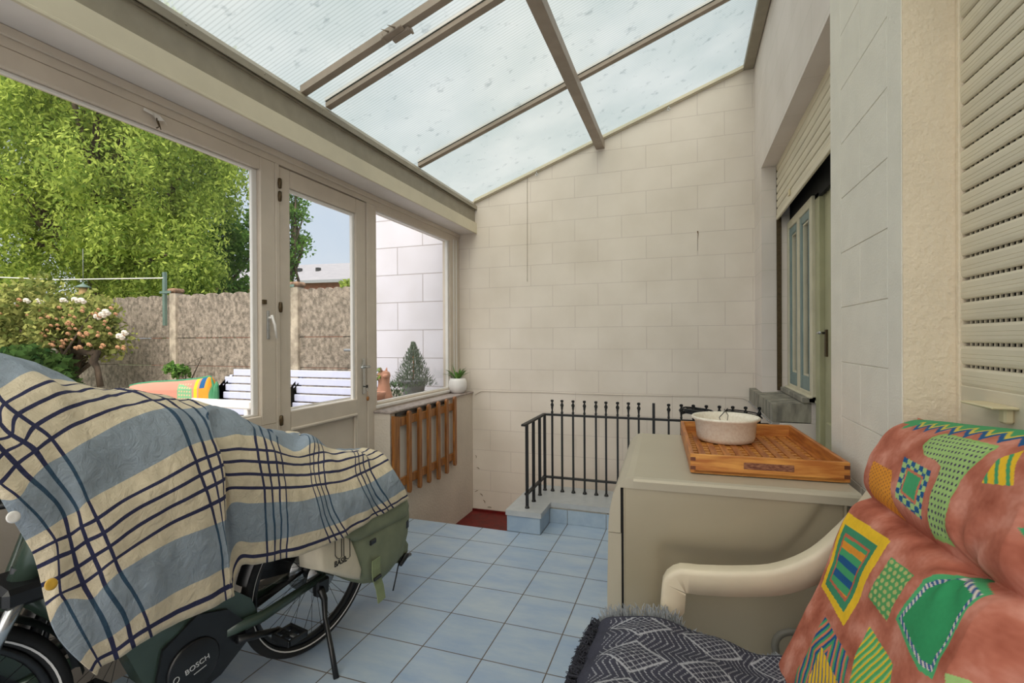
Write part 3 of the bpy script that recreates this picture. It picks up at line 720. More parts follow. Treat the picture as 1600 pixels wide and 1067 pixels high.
# ------------------------------------------------------------ tray and bowl
ty = thing('wooden_tray', 'orange teak tray with slatted lattice bottom on top of the dryer', 'tray', (1.96, -1.135, .9), math.radians(3))
L_, Wd_ = .76, .505
hx, hy = Wd_ / 2, L_ / 2
MB().box(-hx, hx, -hy, -hy + .014, .004, .072, .002).build('front_side', M_teakx, ty)
MB().box(-hx, hx, hy - .014, hy, .004, .072, .002).build('back_side', M_teakx, ty)
MB().box(-hx, -hx + .014, -hy + .014, hy - .014, .004, .072, .002).build('left_side', M_teaky, ty)
MB().box(hx - .014, hx, -hy + .014, hy - .014, .004, .072, .002).build('right_side', M_teaky, ty)
for sx in (-1, 1):
    for z in (.016, .048): MB().box(sx * hx - .0005 * sx, sx * (hx - .018), -hy - .0006, -hy + .003, z, z + .013).build('finger_joint', M_teakd, ty)
ml = MB()
nx, ny = 10, 15
for i in range(nx + 1):
    x = -hx + .014 + (Wd_ - .028) * i / nx; ml.box(x - .013, x + .013, -hy + .014, hy - .014, .012, .020)
ml.build('long_slats', M_teaky, ty)
ml = MB()
for i in range(ny + 1):
    y = -hy + .014 + (L_ - .028) * i / ny; ml.box(-hx + .014, hx - .014, y - .014, y + .014, .004, .0155)
ml.build('cross_slats', M_teakx, ty)
gm = MB().box(-.075, .085, -hy - .0015, -hy + .002, .028, .052, .008)
gm.build('grip_inlay', mat('worn_grip_wood', (160, 108, 76), .6, var=.2, vs=60, col2=(96, 44, 30), stretch=(1, 1, 3)), ty)
bw_ = thing('ceramic_bowl', 'cream speckled oval ceramic pot on the lattice tray', 'bowl', (1.885, -.95, .921))
MB().lathe([(.11, 0), (.118, .003), (.125, .02), (.132, .09), (.146, .1), (.147, .108), (.143, .112), (.134, .106), (.127, .09), (.118, .02), (.05, .012)], (0, 0, 0), 48).build('bowl_body', M_bowl, bw_)
tg = MB().tube([(.0, .05, .02), (-.02, .09, .09), (.02, .13, .13)], .002, 6).tube([(.0, .05, .02), (.02, .1, .1), (.005, .14, .125)], .0015, 6)
tg.build('twig', M_rubber, bw_)
random.seed(5)
for (x0, rx, lab, nn) in ((1.81, .135, 'black hose coil draped over the railing top, directly behind the cream bowl', 6), (2.09, .115, 'black hose coil draped over the railing top, right one beside the stone sill', 5)):
    cc = thing('black_hose_coil', lab, 'hose', (x0, .49, .793), 0, 'hose coils on the stair railing')
    cm = MB()
    for i in range(nn):
        r_ = rx * random.uniform(.75, 1.1); ox = random.uniform(-.015, .015); sg = random.uniform(.02, .06)
        cm.tube([(ox + r_ * math.cos(a), .085 * math.sin(a), .008 + i * .009 + sg * max(0, math.sin(a * .5)) * .9 - (.09 * max(0, abs(math.cos(a)) - .8))) for a in np.linspace(0, 6.1, 36)], .005, 8, closed=True)
    cm.build('coil', M_blkp, cc)
# flaking paint and hairline cracks of the far wall
M_flake = mat('brown_damp_stain', (120, 92, 62), .95, var=.3, vs=60)
far_ = bpy.data.objects['wall_far']
for pts in (((743, 711), (744, 716)), ((745, 730), (749, 733)), ((742, 768), (747, 766)), ((750, 771), (754, 775)), ((755, 781), (758, 786)), ((762, 792), (768, 793))):
    P2 = [at(px, py, 1, 1.249) for px, py in pts]
    MB().tube([P2[0], (P2[0] + P2[1]) / 2 + np.array((.006, 0, .004)), P2[1]], [.004, .007, .003], 6, flat=.4).build('damp_stain', M_flake, far_)
P2 = [at(824, y, 1, 1.249) for y in (276, 300, 330, 370, 410, 440)]
MB().tube(P2, .0018, 5).build('hairline_crack', M_flake, far_)
P2 = [at(px, py, 1, 1.2495) for px, py in ((1090, 361), (1091, 366), (1090, 375), (1090, 392))]
MB().tube(P2, [.006, .003, .0015, .001], 5).build('hairline_crack', M_flake, far_)

# ------------------------------------------------------------ text helper
def text_mesh(txt, size, name, mat_, parent, m, ext=.0006):
    cu = bpy.data.curves.new('t', 'FONT'); cu.body = txt; cu.size = size; cu.extrude = ext; cu.align_x = 'CENTER'; cu.align_y = 'CENTER'
    ob = bpy.data.objects.new('t', cu); C.objects.link(ob)
    dg = bpy.context.evaluated_depsgraph_get(); me = bpy.data.meshes.new_from_object(ob.evaluated_get(dg))
    bpy.data.objects.remove(ob); me.materials.clear(); me.materials.append(mat_); me.transform(m)
    o = bpy.data.objects.new(name, me); C.objects.link(o); o.parent = parent; return o

# ------------------------------------------------------------ bicycles (x forward, y rider's left, z up, origin under the rear axle)
def make_bike(label, group):
    t = thing('electric_bicycle', label, 'bicycle', (0, 0, 0), 0, group)
    def P(o): return o
    R = .35
    def wheel(cx, nm):
        tp = MB(); n = 72; vs = []; fs = []; k = 12
        for i in range(n):
            a = 2 * math.pi * i / n
            for j in range(k):
                b = 2 * math.pi * j / k; r = R - .024 + .024 * math.cos(b); y = .023 * math.sin(b)
                vs.append((cx + r * math.cos(a), y, R + r * math.sin(a)))
        for i in range(n):
            for j in range(k): fs.append((i * k + j, i * k + (j + 1) % k, ((i + 1) % n) * k + (j + 1) % k, ((i + 1) % n) * k + j))
        wh = tp.add(vs, fs, True).build(nm, M_rubber, t)
        for s_ in (-1, 1):
            st = MB(); vs = []; fs = []
            for i in range(n):
                a = 2 * math.pi * i / n
                for r, y in ((R - .036, .0212), (R - .031, .0232)): vs.append((cx + r * math.cos(a), s_ * (y + .0012), R + r * math.sin(a)))
            for i in range(n): fs.append((2 * i, 2 * i + 1, (2 * i + 3) % (2 * n), (2 * i + 2) % (2 * n)))
            st.add(vs, fs, True).build('reflective_stripe', M_bead, wh)
        rm = MB(); vs = []; fs = []
        pr = [(R - .048, .014), (R - .062, .012), (R - .068, 0), (R - .062, -.012), (R - .048, -.014)]; k = 5
        for i in range(n):
            a = 2 * math.pi * i / n
            for r, y in pr: vs.append((cx + r * math.cos(a), y, R + r * math.sin(a)))
        for i in range(n):
            for j in range(k): fs.append((i * k + j, i * k + (j + 1) % k, ((i + 1) % n) * k + (j + 1) % k, ((i + 1) % n) * k + j))
        rm.add(vs, fs, True).build('rim', M_blkp, wh)
        hb = MB(); hb.tube([(cx, -.05, R), (cx, -.03, R), (cx, -.029, R), (cx, .029, R), (cx, .03, R), (cx, .05, R)], [.01, .02, .035, .035, .02, .01], 16).build('hub', M_blkp, wh)
        sp = MB()
        for i in range(32):
            a = 2 * math.pi * i / 32; s_ = 1 if i % 2 else -1; b = a + (.55 if (i // 2) % 2 else -.55)
            sp.tube([(cx + .034 * math.cos(b), s_ * .026, R + .034 * math.sin(b)), (cx + (R - .066) * math.cos(a), 0, R + (R - .066) * math.sin(a))], .0011, 5)
        sp.build('spokes', M_blkp, wh)
        # mudguard
        mg = MB(); vs = []; fs = []; g = 30
        for i in range(g + 1):
            a = math.radians(15 + 150 * i / g) if nm == 'rear_wheel' else math.radians(20 + 150 * i / g)
            for r, y in ((R + .012, -.032), (R + .024, -.015), (R + .024, .015), (R + .012, .032)): vs.append((cx + r * math.cos(a), y, R + r * math.sin(a)))
        for i in range(g):
            for j in range(3): fs.append((i * 4 + j, i * 4 + j + 1, i * 4 + j + 5, i * 4 + j + 4))
        mg.add(vs, fs, True).build('mudguard', M_blkp, wh, fix=False)
        return wh
    wheel(0, 'rear_wheel'); wheel(1.22, 'front_wheel')
    bb = (.47, 0, .285)
    fr = MB()
    def bar(a, b, r0, r1, flat=1): fr.tube([a, tuple(Vector(a).lerp(Vector(b), .5)), b], [r0, (r0 + r1) / 2, r1], 16, flat=flat)
    # step-through down tube (deep), seat tube, head tube, stays
    fr.tube([(.50, 0, .36), (.62, 0, .42), (.80, 0, .56), (.96, 0, .74)], [.052, .056, .052, .045], 20, flat=1.5)
    fr.tube([(.985, 0, .73), (.92, 0, .93)], [.042, .036], 18)
    bar((.47, 0, .34), (.31, 0, .80), .028, .022)
    fr.tube([(.38, 0, .60), (.6, 0, .60), (.86, 0, .80)], [.018, .02, .022], 14)
    fr.build('frame', M_green, t)
    sy = MB()
    for s_ in (-1, 1):
        sy.tube([(.44, s_ * .045, .32), (.30, s_ * .065, .315), (.0, s_ * .068, .35)], [.02, .017, .012], 12, flat=1.3)
        sy.tube([(.0, s_ * .068, .35), (.33, s_ * .035, .72)], [.009, .011], 10)
    sy.build('rear_stays', M_green, t)
    # motor shell: green skirt round a black housing
    sk = MB(); sk.prism([(.30, .30), (.34, .40), (.40, .455), (.50, .46), (.62, .52), (.74, .62), (.82, .56), (.76, .42), (.70, .27), (.66, .21), (.58, .20), (.50, .30), (.38, .30)], 1, -.05, .05)
    sk.build('motor_shell', M_green, t)
    mh = MB(); mh.prism([(.38, .34), (.44, .41), (.55, .445), (.66, .38), (.68, .27), (.64, .19), (.55, .16), (.46, .18), (.36, .25)], 1, -.062, .062)
    mh = mh.build('motor_housing', M_blkp, t)
    MB().tube([(.56, .05, .275), (.56, .068, .275), (.56, .071, .275)], [.088, .088, .082], 36).build('motor_cover', M_blkp, mh)
    mt = Matrix.Translation((.553, .0725, .275)) @ Matrix(((-1, 0, 0, 0), (0, 0, 1, 0), (0, 1, 0, 0), (0, 0, 0, 1))) @ Matrix.Rotation(math.radians(12), 4, 'Z')
    text_mesh('BOSCH', .026, 'maker_lettering', M_brake, mh, mt)
    MB().box(-.018, .026, -.0265, -.0235, 0, .0008, 0, mt).build('maker_underline', M_brake, mh)
    MB().tube([((.622) + .009 * math.cos(a), .0725, .262 + .010 * math.sin(a)) for a in np.linspace(0, 6.0, 16)], .0013, 6, closed=True).build('maker_emblem', M_brake, mh)
    # cranks and pedals
    for s_ in (-1, 1):
        bx = .41
        cx, cz = bx - s_ * .165, bb[2] - s_ * .045
        cr_ = MB().tube([(bx, s_ * .075, bb[2]), (cx, s_ * .09, cz)], [.018, .013], 12, flat=.8).build('crank', M_blkp, t)
        pd = MB(); y0, y1 = sorted((s_ * .105, s_ * .205))
        for x0, x1 in ((cx - .046, cx - .034), (cx + .034, cx + .046)): pd.box(x0, x1, y0, y1, cz - .013, cz + .013, .003)
        pd.box(cx - .046, cx + .046, y0, y0 + .01, cz - .013, cz + .013, .003).box(cx - .046, cx + .046, y1 - .01, y1, cz - .013, cz + .013, .003)
        pd.tube([(cx, s_ * .08, cz), (cx, s_ * .2, cz)], .011, 10).box(cx - .04, cx + .04, y0 + .04, y0 + .06, cz - .009, cz + .009)
        pd = pd.build('pedal', M_blkp, cr_)
        MB().box(cx - .0485, cx - .046, y0 + .022, y1 - .022, cz - .007, cz + .007, .001).build('reflector', M_orange, cr_)
    # chain side case (right)
    MB().tube([(.47, -.085, .285), (.0, -.085, .35)], [.1, .05], 20, flat=.12).build('chain_case', M_blkp, t)
    MB().tube([(0, -.06, .35), (0, -.045, .35)], .09, 24).build('cassette', M_chrome, t)
    MB().tube([(0, .05, .35), (0, .053, .35)], .08, 30).build('brake_disc', M_chrome, t)
    cg = MB(); vs = []; fs = []  # made-up black panel beside the rear wheel, added to darken the see-through area
    for i in range(31):
        a = math.radians(12 + 150 * i / 30)
        for rr2, yy in ((.09, -.052), (.335, -.044), (.335, -.041), (.09, -.049)): vs.append((rr2 * math.cos(a), yy, R + rr2 * math.sin(a)))
    for i in range(30):
        for j in range(4): fs.append((i * 4 + j, i * 4 + (j + 1) % 4, i * 4 + 4 + (j + 1) % 4, i * 4 + 4 + j))
    cg.add(vs, fs, True).build('dark_filler_panel', M_blkp, t)
    # fork
    fk = MB().box(.95, 1.05, -.075, .075, .70, .755, .012).tube([(1.0, 0, .70), (.985, 0, .78)], .028, 14).build('fork_crown', M_blkp, t)
    for s_ in (-1, 1):
        MB().tube([(1.01, s_ * .058, .73), (1.075, s_ * .058, .59)], .0165, 14).build('stanchion', M_chrome, fk)
        MB().tube([(1.072, s_ * .058, .595), (1.08, s_ * .058, .58), (1.22, s_ * .058, .35)], [.023, .024, .018], 14).build('fork_leg', M_blkp, fk)
    # bars, stem, saddle, rack, battery, stand, light
    MB().tube([(.92, 0, .93), (.89, 0, .98), (.86, 0, 1.0)], [.022, .018, .016], 12).build('stem', M_blkp, t)
    hb = MB().tube([(.86, .0, 1.0), (.88, .10, 1.01), (.87, .18, 1.01), (.80, .22, 1.0), (.75, .225, .99)], .012, 12).tube([(.86, .0, 1.0), (.88, -.10, 1.01), (.87, -.18, 1.01), (.80, -.22, 1.0), (.75, -.225, .99)], .012, 12).build('handlebar', M_blkp, t)
    for s_ in (-1, 1): MB().tube([(.84, s_ * .205, 1.005), (.74, s_ * .227, .99)], [.017, .016], 12).build('grip', M_rubber, hb)
    MB().box(.85, .90, -.04, .04, 1.01, 1.04, .01).build('display', M_blkp, hb)
    sd_ = MB(); sd_.tube([(.42, 0, .885), (.34, 0, .885), (.24, 0, .89), (.17, 0, .89)], [.025, .045, .07, .06], 18, flat=.45); sd_.build('saddle', M_blkp, t)
    MB().tube([(.31, 0, .78), (.27, 0, .88)], .0145, 12).build('seat_post', M_chrome, t)
    rk = MB()
    for s_ in (-1, 1):
        rk.tube([(.22, s_ * .05, .70), (.1, s_ * .075, .715), (-.38, s_ * .075, .705)], .007, 8).tube([(-.02, s_ * .075, .71), (0, s_ * .075, .37)], .006, 8)
    for x in (.1, -.1, -.3): rk.tube([(x, -.075, .71), (x, .075, .71)], .006, 8)
    rk.build('rear_rack', M_blkp, t)
    ks = MB().box(-.02, .05, .05, .085, .27, .345, .008)
    ks.tube([(.035, .085, .31), (.02, .095, .26), (.045, .13, .20), (.075, .205, .10), (.098, .262, .012)], [.016, .014, .010, .011, .012], 12)
    ks.build('kickstand', M_blkp, t)
    MB().tube([(.13, -.05, .60), (.20, -.0, .60)], .004, 6).build('cable', M_blkp, t)
    MB().box(-.40, -.385, -.04, .04, .66, .70, .006).build('rear_light', M_orange, t)
    return t
th = math.radians(-98.0)
bk = make_bike('dark green electric bicycle on its kickstand under the striped cover, its rear wheel showing', 'electric bicycles under the cover')
bk.location = (.104, -1.621, 0.0); bk.rotation_mode = 'ZYX' if False else 'XYZ'
bk.rotation_euler = (Matrix.Rotation(th, 3, 'Z') @ Matrix.Rotation(-.055, 3, 'X')).to_euler()
def copy_tree(o, parent=None):
    c = o.copy(); C.objects.link(c); c.parent = parent
    for ch in [k for k in bpy.data.objects if k.parent == o]:
        copy_tree(ch, c)
    return c
bk2 = copy_tree(bk)
bk2['label'] = 'second dark electric bicycle, farther and mostly hidden, motor showing at the bottom left corner'
bk2.location = (-.27, -2.12, 0); bk2.rotation_euler = (Matrix.Rotation(math.radians(-92), 3, 'Z') @ Matrix.Rotation(.02, 3, 'X')).to_euler()

# ------------------------------------------------------------ pannier bag on the rack
pb = thing('pannier_bag', 'sage green and cream canvas pannier bag hanging from the bicycle rack', 'bag', (.2, -1.4, .3))
def L0(p): return (p[0] - .2, p[1] + 1.4, p[2] - .3)
def pouch(outline, xo, xi, name, matr, puff=.02, par=pb):
    """closed bag side traced in its own plane (x = xo) and given depth back to xi, puffed in the middle"""
    pts = [at(px, py, 0, xo) for px, py in outline]
    c = np.mean(pts, 0); n = len(pts); rings = []
    for f, dx in ((1.0, xi - xo), (1.03, (xi - xo) * .6), (1.02, (xi - xo) * .2), (.98, 0), (.85, puff * .6), (.55, puff), (.25, puff * 1.1)):
        rings.append([L0((xo + dx, c[1] + (p[1] - c[1]) * f, c[2] + (p[2] - c[2]) * f)) for p in pts])
    vs = [v for r in rings for v in r]; fs = []
    for i in range(len(rings) - 1):
        for k in range(n): fs.append((i * n + k, i * n + (k + 1) % n, (i + 1) * n + (k + 1) % n, (i + 1) * n + k))
    fs.append(tuple(range(n))); fs.append(tuple(range((len(rings) - 1) * n, len(rings) * n)))
    o = MB().add(vs, fs, True).build(name, matr, par)
    return o
pouch([(540, 845), (560, 810), (600, 790), (636, 778), (640, 800), (637, 830), (628, 868), (606, 896), (592, 910), (575, 912), (560, 905), (552, 880)], .30, .16, 'body', M_olive, .035)
pouch([(532, 838), (580, 800), (634, 770), (640, 790), (637, 806), (606, 822), (575, 838), (556, 846)], .335, .20, 'flap', M_olive, .01)
pouch([(499, 868), (505, 840), (540, 820), (548, 842), (558, 868), (565, 890), (563, 906), (550, 903), (525, 896), (501, 891)], .325, .22, 'side_panel', M_canvas, .008)
def strap(pts, wd, name, matr, th=.004, ax=(0, 1, 0)):
    vs = []; fs = []
    A_ = Vector(ax)
    for p in pts:
        p = Vector(L0(p)); vs += [p - A_ * wd / 2, p + A_ * wd / 2, p + A_ * wd / 2 + Vector((th, 0, 0)), p - A_ * wd / 2 + Vector((th, 0, 0))]
    for i in range(len(pts) - 1):
        for k in range(4): fs.append((i * 4 + k, i * 4 + (k + 1) % 4, i * 4 + 4 + (k + 1) % 4, i * 4 + 4 + k))
    fs += [(0, 1, 2, 3), tuple(range(len(vs) - 4, len(vs)))]
    return MB().add(vs, fs).build(name, matr, pb)
S1 = [at(587, 873, 0, .345), at(587, 890, 0, .348), at(588, 902, 0, .345)]
strap(S1, .062, 'strap', M_olive2)
strap([at(588, 902, 0, .342), at(593, 918, 0, .343), at(596, 938, 0, .35)], .058, 'strap_end', M_olive2)
q = L0(at(588, 902, 0, .347)); MB().box(q[0], q[0] + .012, q[1] - .028, q[1] + .028, q[2] - .008, q[2] + .008, .003).build('buckle', M_blkp, pb)
q = L0(at(581, 846, 0, .35)); MB().box(q[0], q[0] + .012, q[1] - .022, q[1] + .022, q[2] - .012, q[2] + .012, .004).build('buckle', M_blkp, pb)
q = L0(at(630, 818, 0, .30)); MB().box(q[0] - .02, q[0] + .03, q[1] - .02, q[1] + .012, q[2] - .022, q[2] + .022, .006).build('buckle', M_blkp, pb)
MB().tube([L0(at(px, py, 0, .28)) for px, py in ((632, 845), (629, 858), (627, 868), (622, 885), (618, 905), (614, 923))], .004, 6).tube([L0(at(625, 882, 0, .285)), L0(at(634, 868, 0, .285)), L0(at(641, 866, 0, .285))], [.013, .016, .009], 8).build('dangling_cord', M_blkp, pb)
pouch([(622, 850), (630, 836), (638, 850), (637, 862), (630, 872), (622, 880)], .27, .22, 'side_tab', M_olive, .005)
ol = MB(); off = .3355
for (a, b) in ((523, 534), (536.5, 547)):
    pl = [(a + .5, 826), (a + 1, 868), (a + 4, 872), (b - 3, 873), (b, 869), (b - .5, 822)]
    ol.tube([L0(at(x, y, 0, off)) for x, y in pl], .0016, 6)
ol.build('printed_outline', M_rubber, pb)
c_ = L0(at(532.5, 877.5, 0, off))
mt = Matrix.Translation(c_) @ Matrix(((0, 0, 1, 0), (1, 0, 0, 0), (0, 1, 0, 0), (0, 0, 0, 1))) @ Matrix.Rotation(math.radians(-4), 4, 'Z')
text_mesh('BASIL', .034, 'printed_lettering', M_rubber, pb, mt, .001)

# ------------------------------------------------------------ interpolation helpers
def hermite(xs, ys, xq):
    """smooth curve through control values (finite-difference slopes), ys: (n, k)"""
    xs = np.asarray(xs, float); ys = np.asarray(ys, float); xq = np.asarray(xq, float)
    d = np.diff(ys, axis=0) / np.diff(xs)[:, None]
    h = np.diff(xs)
    m_ = np.zeros_like(ys); m_[0] = d[0]; m_[-1] = d[-1]
    m_[1:-1] = (d[:-1] * h[1:, None] + d[1:] * h[:-1, None]) / (h[1:] + h[:-1])[:, None]
    i = np.clip(np.searchsorted(xs, xq, side='right') - 1, 0, len(xs) - 2)
    t = np.clip(((xq - xs[i]) / h[i]), 0, 1)[:, None]; hh = h[i][:, None]
    return (2 * t**3 - 3 * t**2 + 1) * ys[i] + (t**3 - 2 * t**2 + t) * hh * m_[i] + (-2 * t**3 + 3 * t**2) * ys[i + 1] + (t**3 - t**2) * hh * m_[i + 1]

# ------------------------------------------------------------ striped cover over the bicycles
# columns run up from the near hem over the top and down the far side; v in cm above the hem
V = dict(h=0, A=5.2, B=18.4, l1=23.2, l4=35.2, C=39.8, D=53, m1=57.8, m4=69.8, E=74.4)
cols = [
 (-.40, [('h', 150, 1055, .46), ('A', 122, 1033, .46), ('B', 79, 973, .45), ('l1', 71, 945, .44), ('l4', 51, 864, .42), ('C', 40, 845, .41), ('D', 2, 781, .40), ('m1', -14, 750, .39), ('m4', -62, 680, .35), ('E', -80, 655, .32), (88, -150, 545, .10)]),
 (-.15, [('h', 158, 1042, .46), ('A', 140, 1012, .46), ('B', 101, 938, .45), ('l1', 95, 928, .45), ('l4', 88, 845, .43), ('C', 75, 826, .42), ('D', 28, 778, .41), ('m1', 0, 755, .40), ('m4', -45, 680, .36), ('E', -65, 650, .33), (88, -130, 545, .10)]),
 (-.05, [('h', 184, 1030, .46), ('A', 172, 995, .46), ('B', 143, 936, .45), ('l1', 130, 912, .44), ('l4', 109, 836, .42), ('C', 103, 808, .41), ('D', 48, 750, .39), ('m1', 25, 727, .38), ('m4', -24, 668, .35), ('E', -45, 640, .32), (88, -105, 545, .10)]),
 (.05, [('h', 208, 1012, .46), ('A', 197, 975, .46), ('B', 163, 915, .45), ('l1', 155, 893, .44), ('l4', 128, 835-12, .42), ('C', 122, 798, .41), ('D', 70, 728, .38), ('m1', 53, 706, .37), ('m4', 0, 660, .33), ('E', -20, 622, .29), (88, -70, 545, .10)]),
 (.15, [('h', 234, 995, .455), ('A', 221, 955, .455), ('B', 185, 894, .445), ('l1', 176, 875, .44), ('l4', 150, 811, .42), ('C', 137, 783, .41), ('D', 99, 712, .37), ('m1', 78, 688, .35), ('m4', 8, 630, .30), ('E', -6, 610, .26), (87, -30, 543, .10)]),
 (.40, [('h', 275, 975, .45), ('A', 262, 934, .45), ('B', 240, 862, .44), ('l1', 222, 846, .43), ('l4', 197, 780, .41), ('C', 178, 760, .39), ('D', 145, 684, .35), ('m1', 125, 660, .32), ('m4', 72, 602, .24), ('E', 48, 588, .19), (84, 30, 559, .08)]),
 (.62, [('h', 318, 956, .44), ('A', 305, 912, .44), ('B', 290, 838, .43), ('l1', 275, 815, .42), ('l4', 255, 750, .39), ('C', 238, 728, .37), ('D', 200, 656, .31), ('m1', 180, 640, .28), ('m4', 105, 603, .18), ('E', 95, 594, .14), (80, 85, 576, .08)]),
 (.85, [('h', 356, 938, .43), ('A', 352, 890, .43), ('B', 341, 819, .42), ('l1', 331, 789, .41), ('l4', 305, 722, .37), ('C', 296, 697, .35), ('D', 262, 636, .26), ('m1', 240, 624, .20), (63, 200, 611, .12)]),
 (1.08, [('h', 368, 931, .425), ('A', 363, 886, .425), ('B', 358, 812, .41), ('l1', 355, 776, .40), ('l4', 345, 706, .35), ('C', 337, 684, .33), ('D', 310, 636, .20), (57, 285, 627, .12)]),
 (1.20, [('h', 360, 925, .34), ('A', 356, 880, .34), ('B', 352, 805, .33), ('l1', 349, 770, .32), ('l4', 338, 703, .30), ('C', 332, 682, .28), ('D', 322, 634, .18), (56, 310, 630, .12)]),
 (1.45, [('h', 375, 885, .345), ('A', 370, 848, .345), ('B', 364, 786, .335), ('l1', 362, 763, .33), ('l4', 350, 703, .30), ('C', 348, 682, .28), (50, 340, 640, .14)]),
 (1.70, [('h', 400, 882, .35), ('A', 396, 848, .35), ('B', 392, 787, .335), ('l1', 390, 763, .33), ('l4', 380, 701, .29), ('C', 375, 679, .26), (47, 365, 645, .14)]),
 (2.0, [('h', 435, 875, .35), ('A', 436, 843, .35), ('B', 431, 785, .335), ('l1', 430, 763, .325), ('l4', 422, 705, .28), ('C', 418, 686, .24), (44, 412, 668, .16)]),
 (2.45, [('h', 478, 865, .355), ('A', 474, 834, .355), ('B', 468, 784, .335), ('l1', 466, 762, .32), ('l4', 462, 714, .25), ('C', 458, 704, .22), (46, 462, 692, .10), ('D', 463, 678, .02)]),
 (3.0, [('h', 530, 842, .36), ('A', 519, 821, .36), ('B', 503, 775, .335), ('l1', 497, 758, .32), ('l4', 493, 709, .22), ('C', 492, 694, .18), (45, 489, 682, .12)]),
 (3.5, [('h', 566, 821, .36), ('A', 556, 804, .36), ('B', 541, 768, .335), ('l1', 535, 752, .31), ('l4', 530, 708, .20), (38, 525, 704, .14)]),
 (4.0, [('h', 604, 800, .355), ('A', 595, 788, .355), ('B', 576, 756, .33), ('l1', 568, 738, .30), ('l4', 560, 704, .20), (39, 552, 701, .14)]),
 (4.5, [('h', 638, 779, .35), ('A', 632, 764, .345), ('B', 615, 733, .31), ('l1', 607, 718, .27), (31.2, 590, 706, .19), (36, 575, 702, .14)]),
]
VM = 118.0
vq = np.arange(0, VM + .01, .8)
cp = []; us = []
for u, lst in cols:
    vv = []; pp = []
    for k_, px, py, x in lst:
        vv.append(V[k_] if isinstance(k_, str) else float(k_)); pp.append(at(px, py, 0, x))
    # over the top and down the far side
    e = pp[-1]; v0 = vv[-1]
    side_x = -.17 if u > 1 else -.30
    drop = .34 if u > 1 else .42
    steps = [(6, (e[0] - .05, e[1], e[2] + .004)), (16, (e[0] - .14, e[1] + .01, e[2] - .03)), (30, (side_x - .02, e[1] + .02, e[2] - .14)), (VM - v0, (side_x - .04, e[1] + .02, e[2] - drop))]
    for dv, q_ in steps:
        if v0 + dv > vv[-1] + 1: vv.append(v0 + dv); pp.append(np.array(q_))
    cp.append(hermite(vv, np.array(pp), vq)); us.append(u)
cp = np.array(cp)                                   # (cols, nv, 3)
tq = np.linspace(0, len(us) - 1, 420)
nc, nv = cp.shape[:2]
PP = hermite(np.arange(nc), cp.reshape(nc, -1), tq).reshape(len(tq), nv, 3)
UU = hermite(np.arange(nc), np.array(us)[:, None], tq)[:, 0]
# creases
def nfield(P, sc, seed, ax=(1, 1, 1)):
    out = np.empty(P.shape[:2])
    for i in range(P.shape[0]):
        for j in range(P.shape[1]):
            p = P[i, j]; out[i, j] = noise.noise(Vector((p[0] * sc * ax[0] + seed, p[1] * sc * ax[1], p[2] * sc * ax[2])))
    return out
du = np.gradient(PP, axis=0); dv = np.gradient(PP, axis=1); N_ = np.cross(du, dv); N_ /= np.linalg.norm(N_, axis=2, keepdims=True) + 1e-9
hgt = nfield(PP, 5, 3.1, (1, 1.6, .6)) * .016 + nfield(PP, 14, 7.7, (1, 1.4, .6)) * .0055 + nfield(PP, 34, 1.3) * .0016
PP = PP + N_ * hgt[..., None] * 1.0
UVc = np.stack([np.repeat(UU[:, None], nv, 1) + 10, np.repeat(vq[None, :], len(tq), 0)], -1)

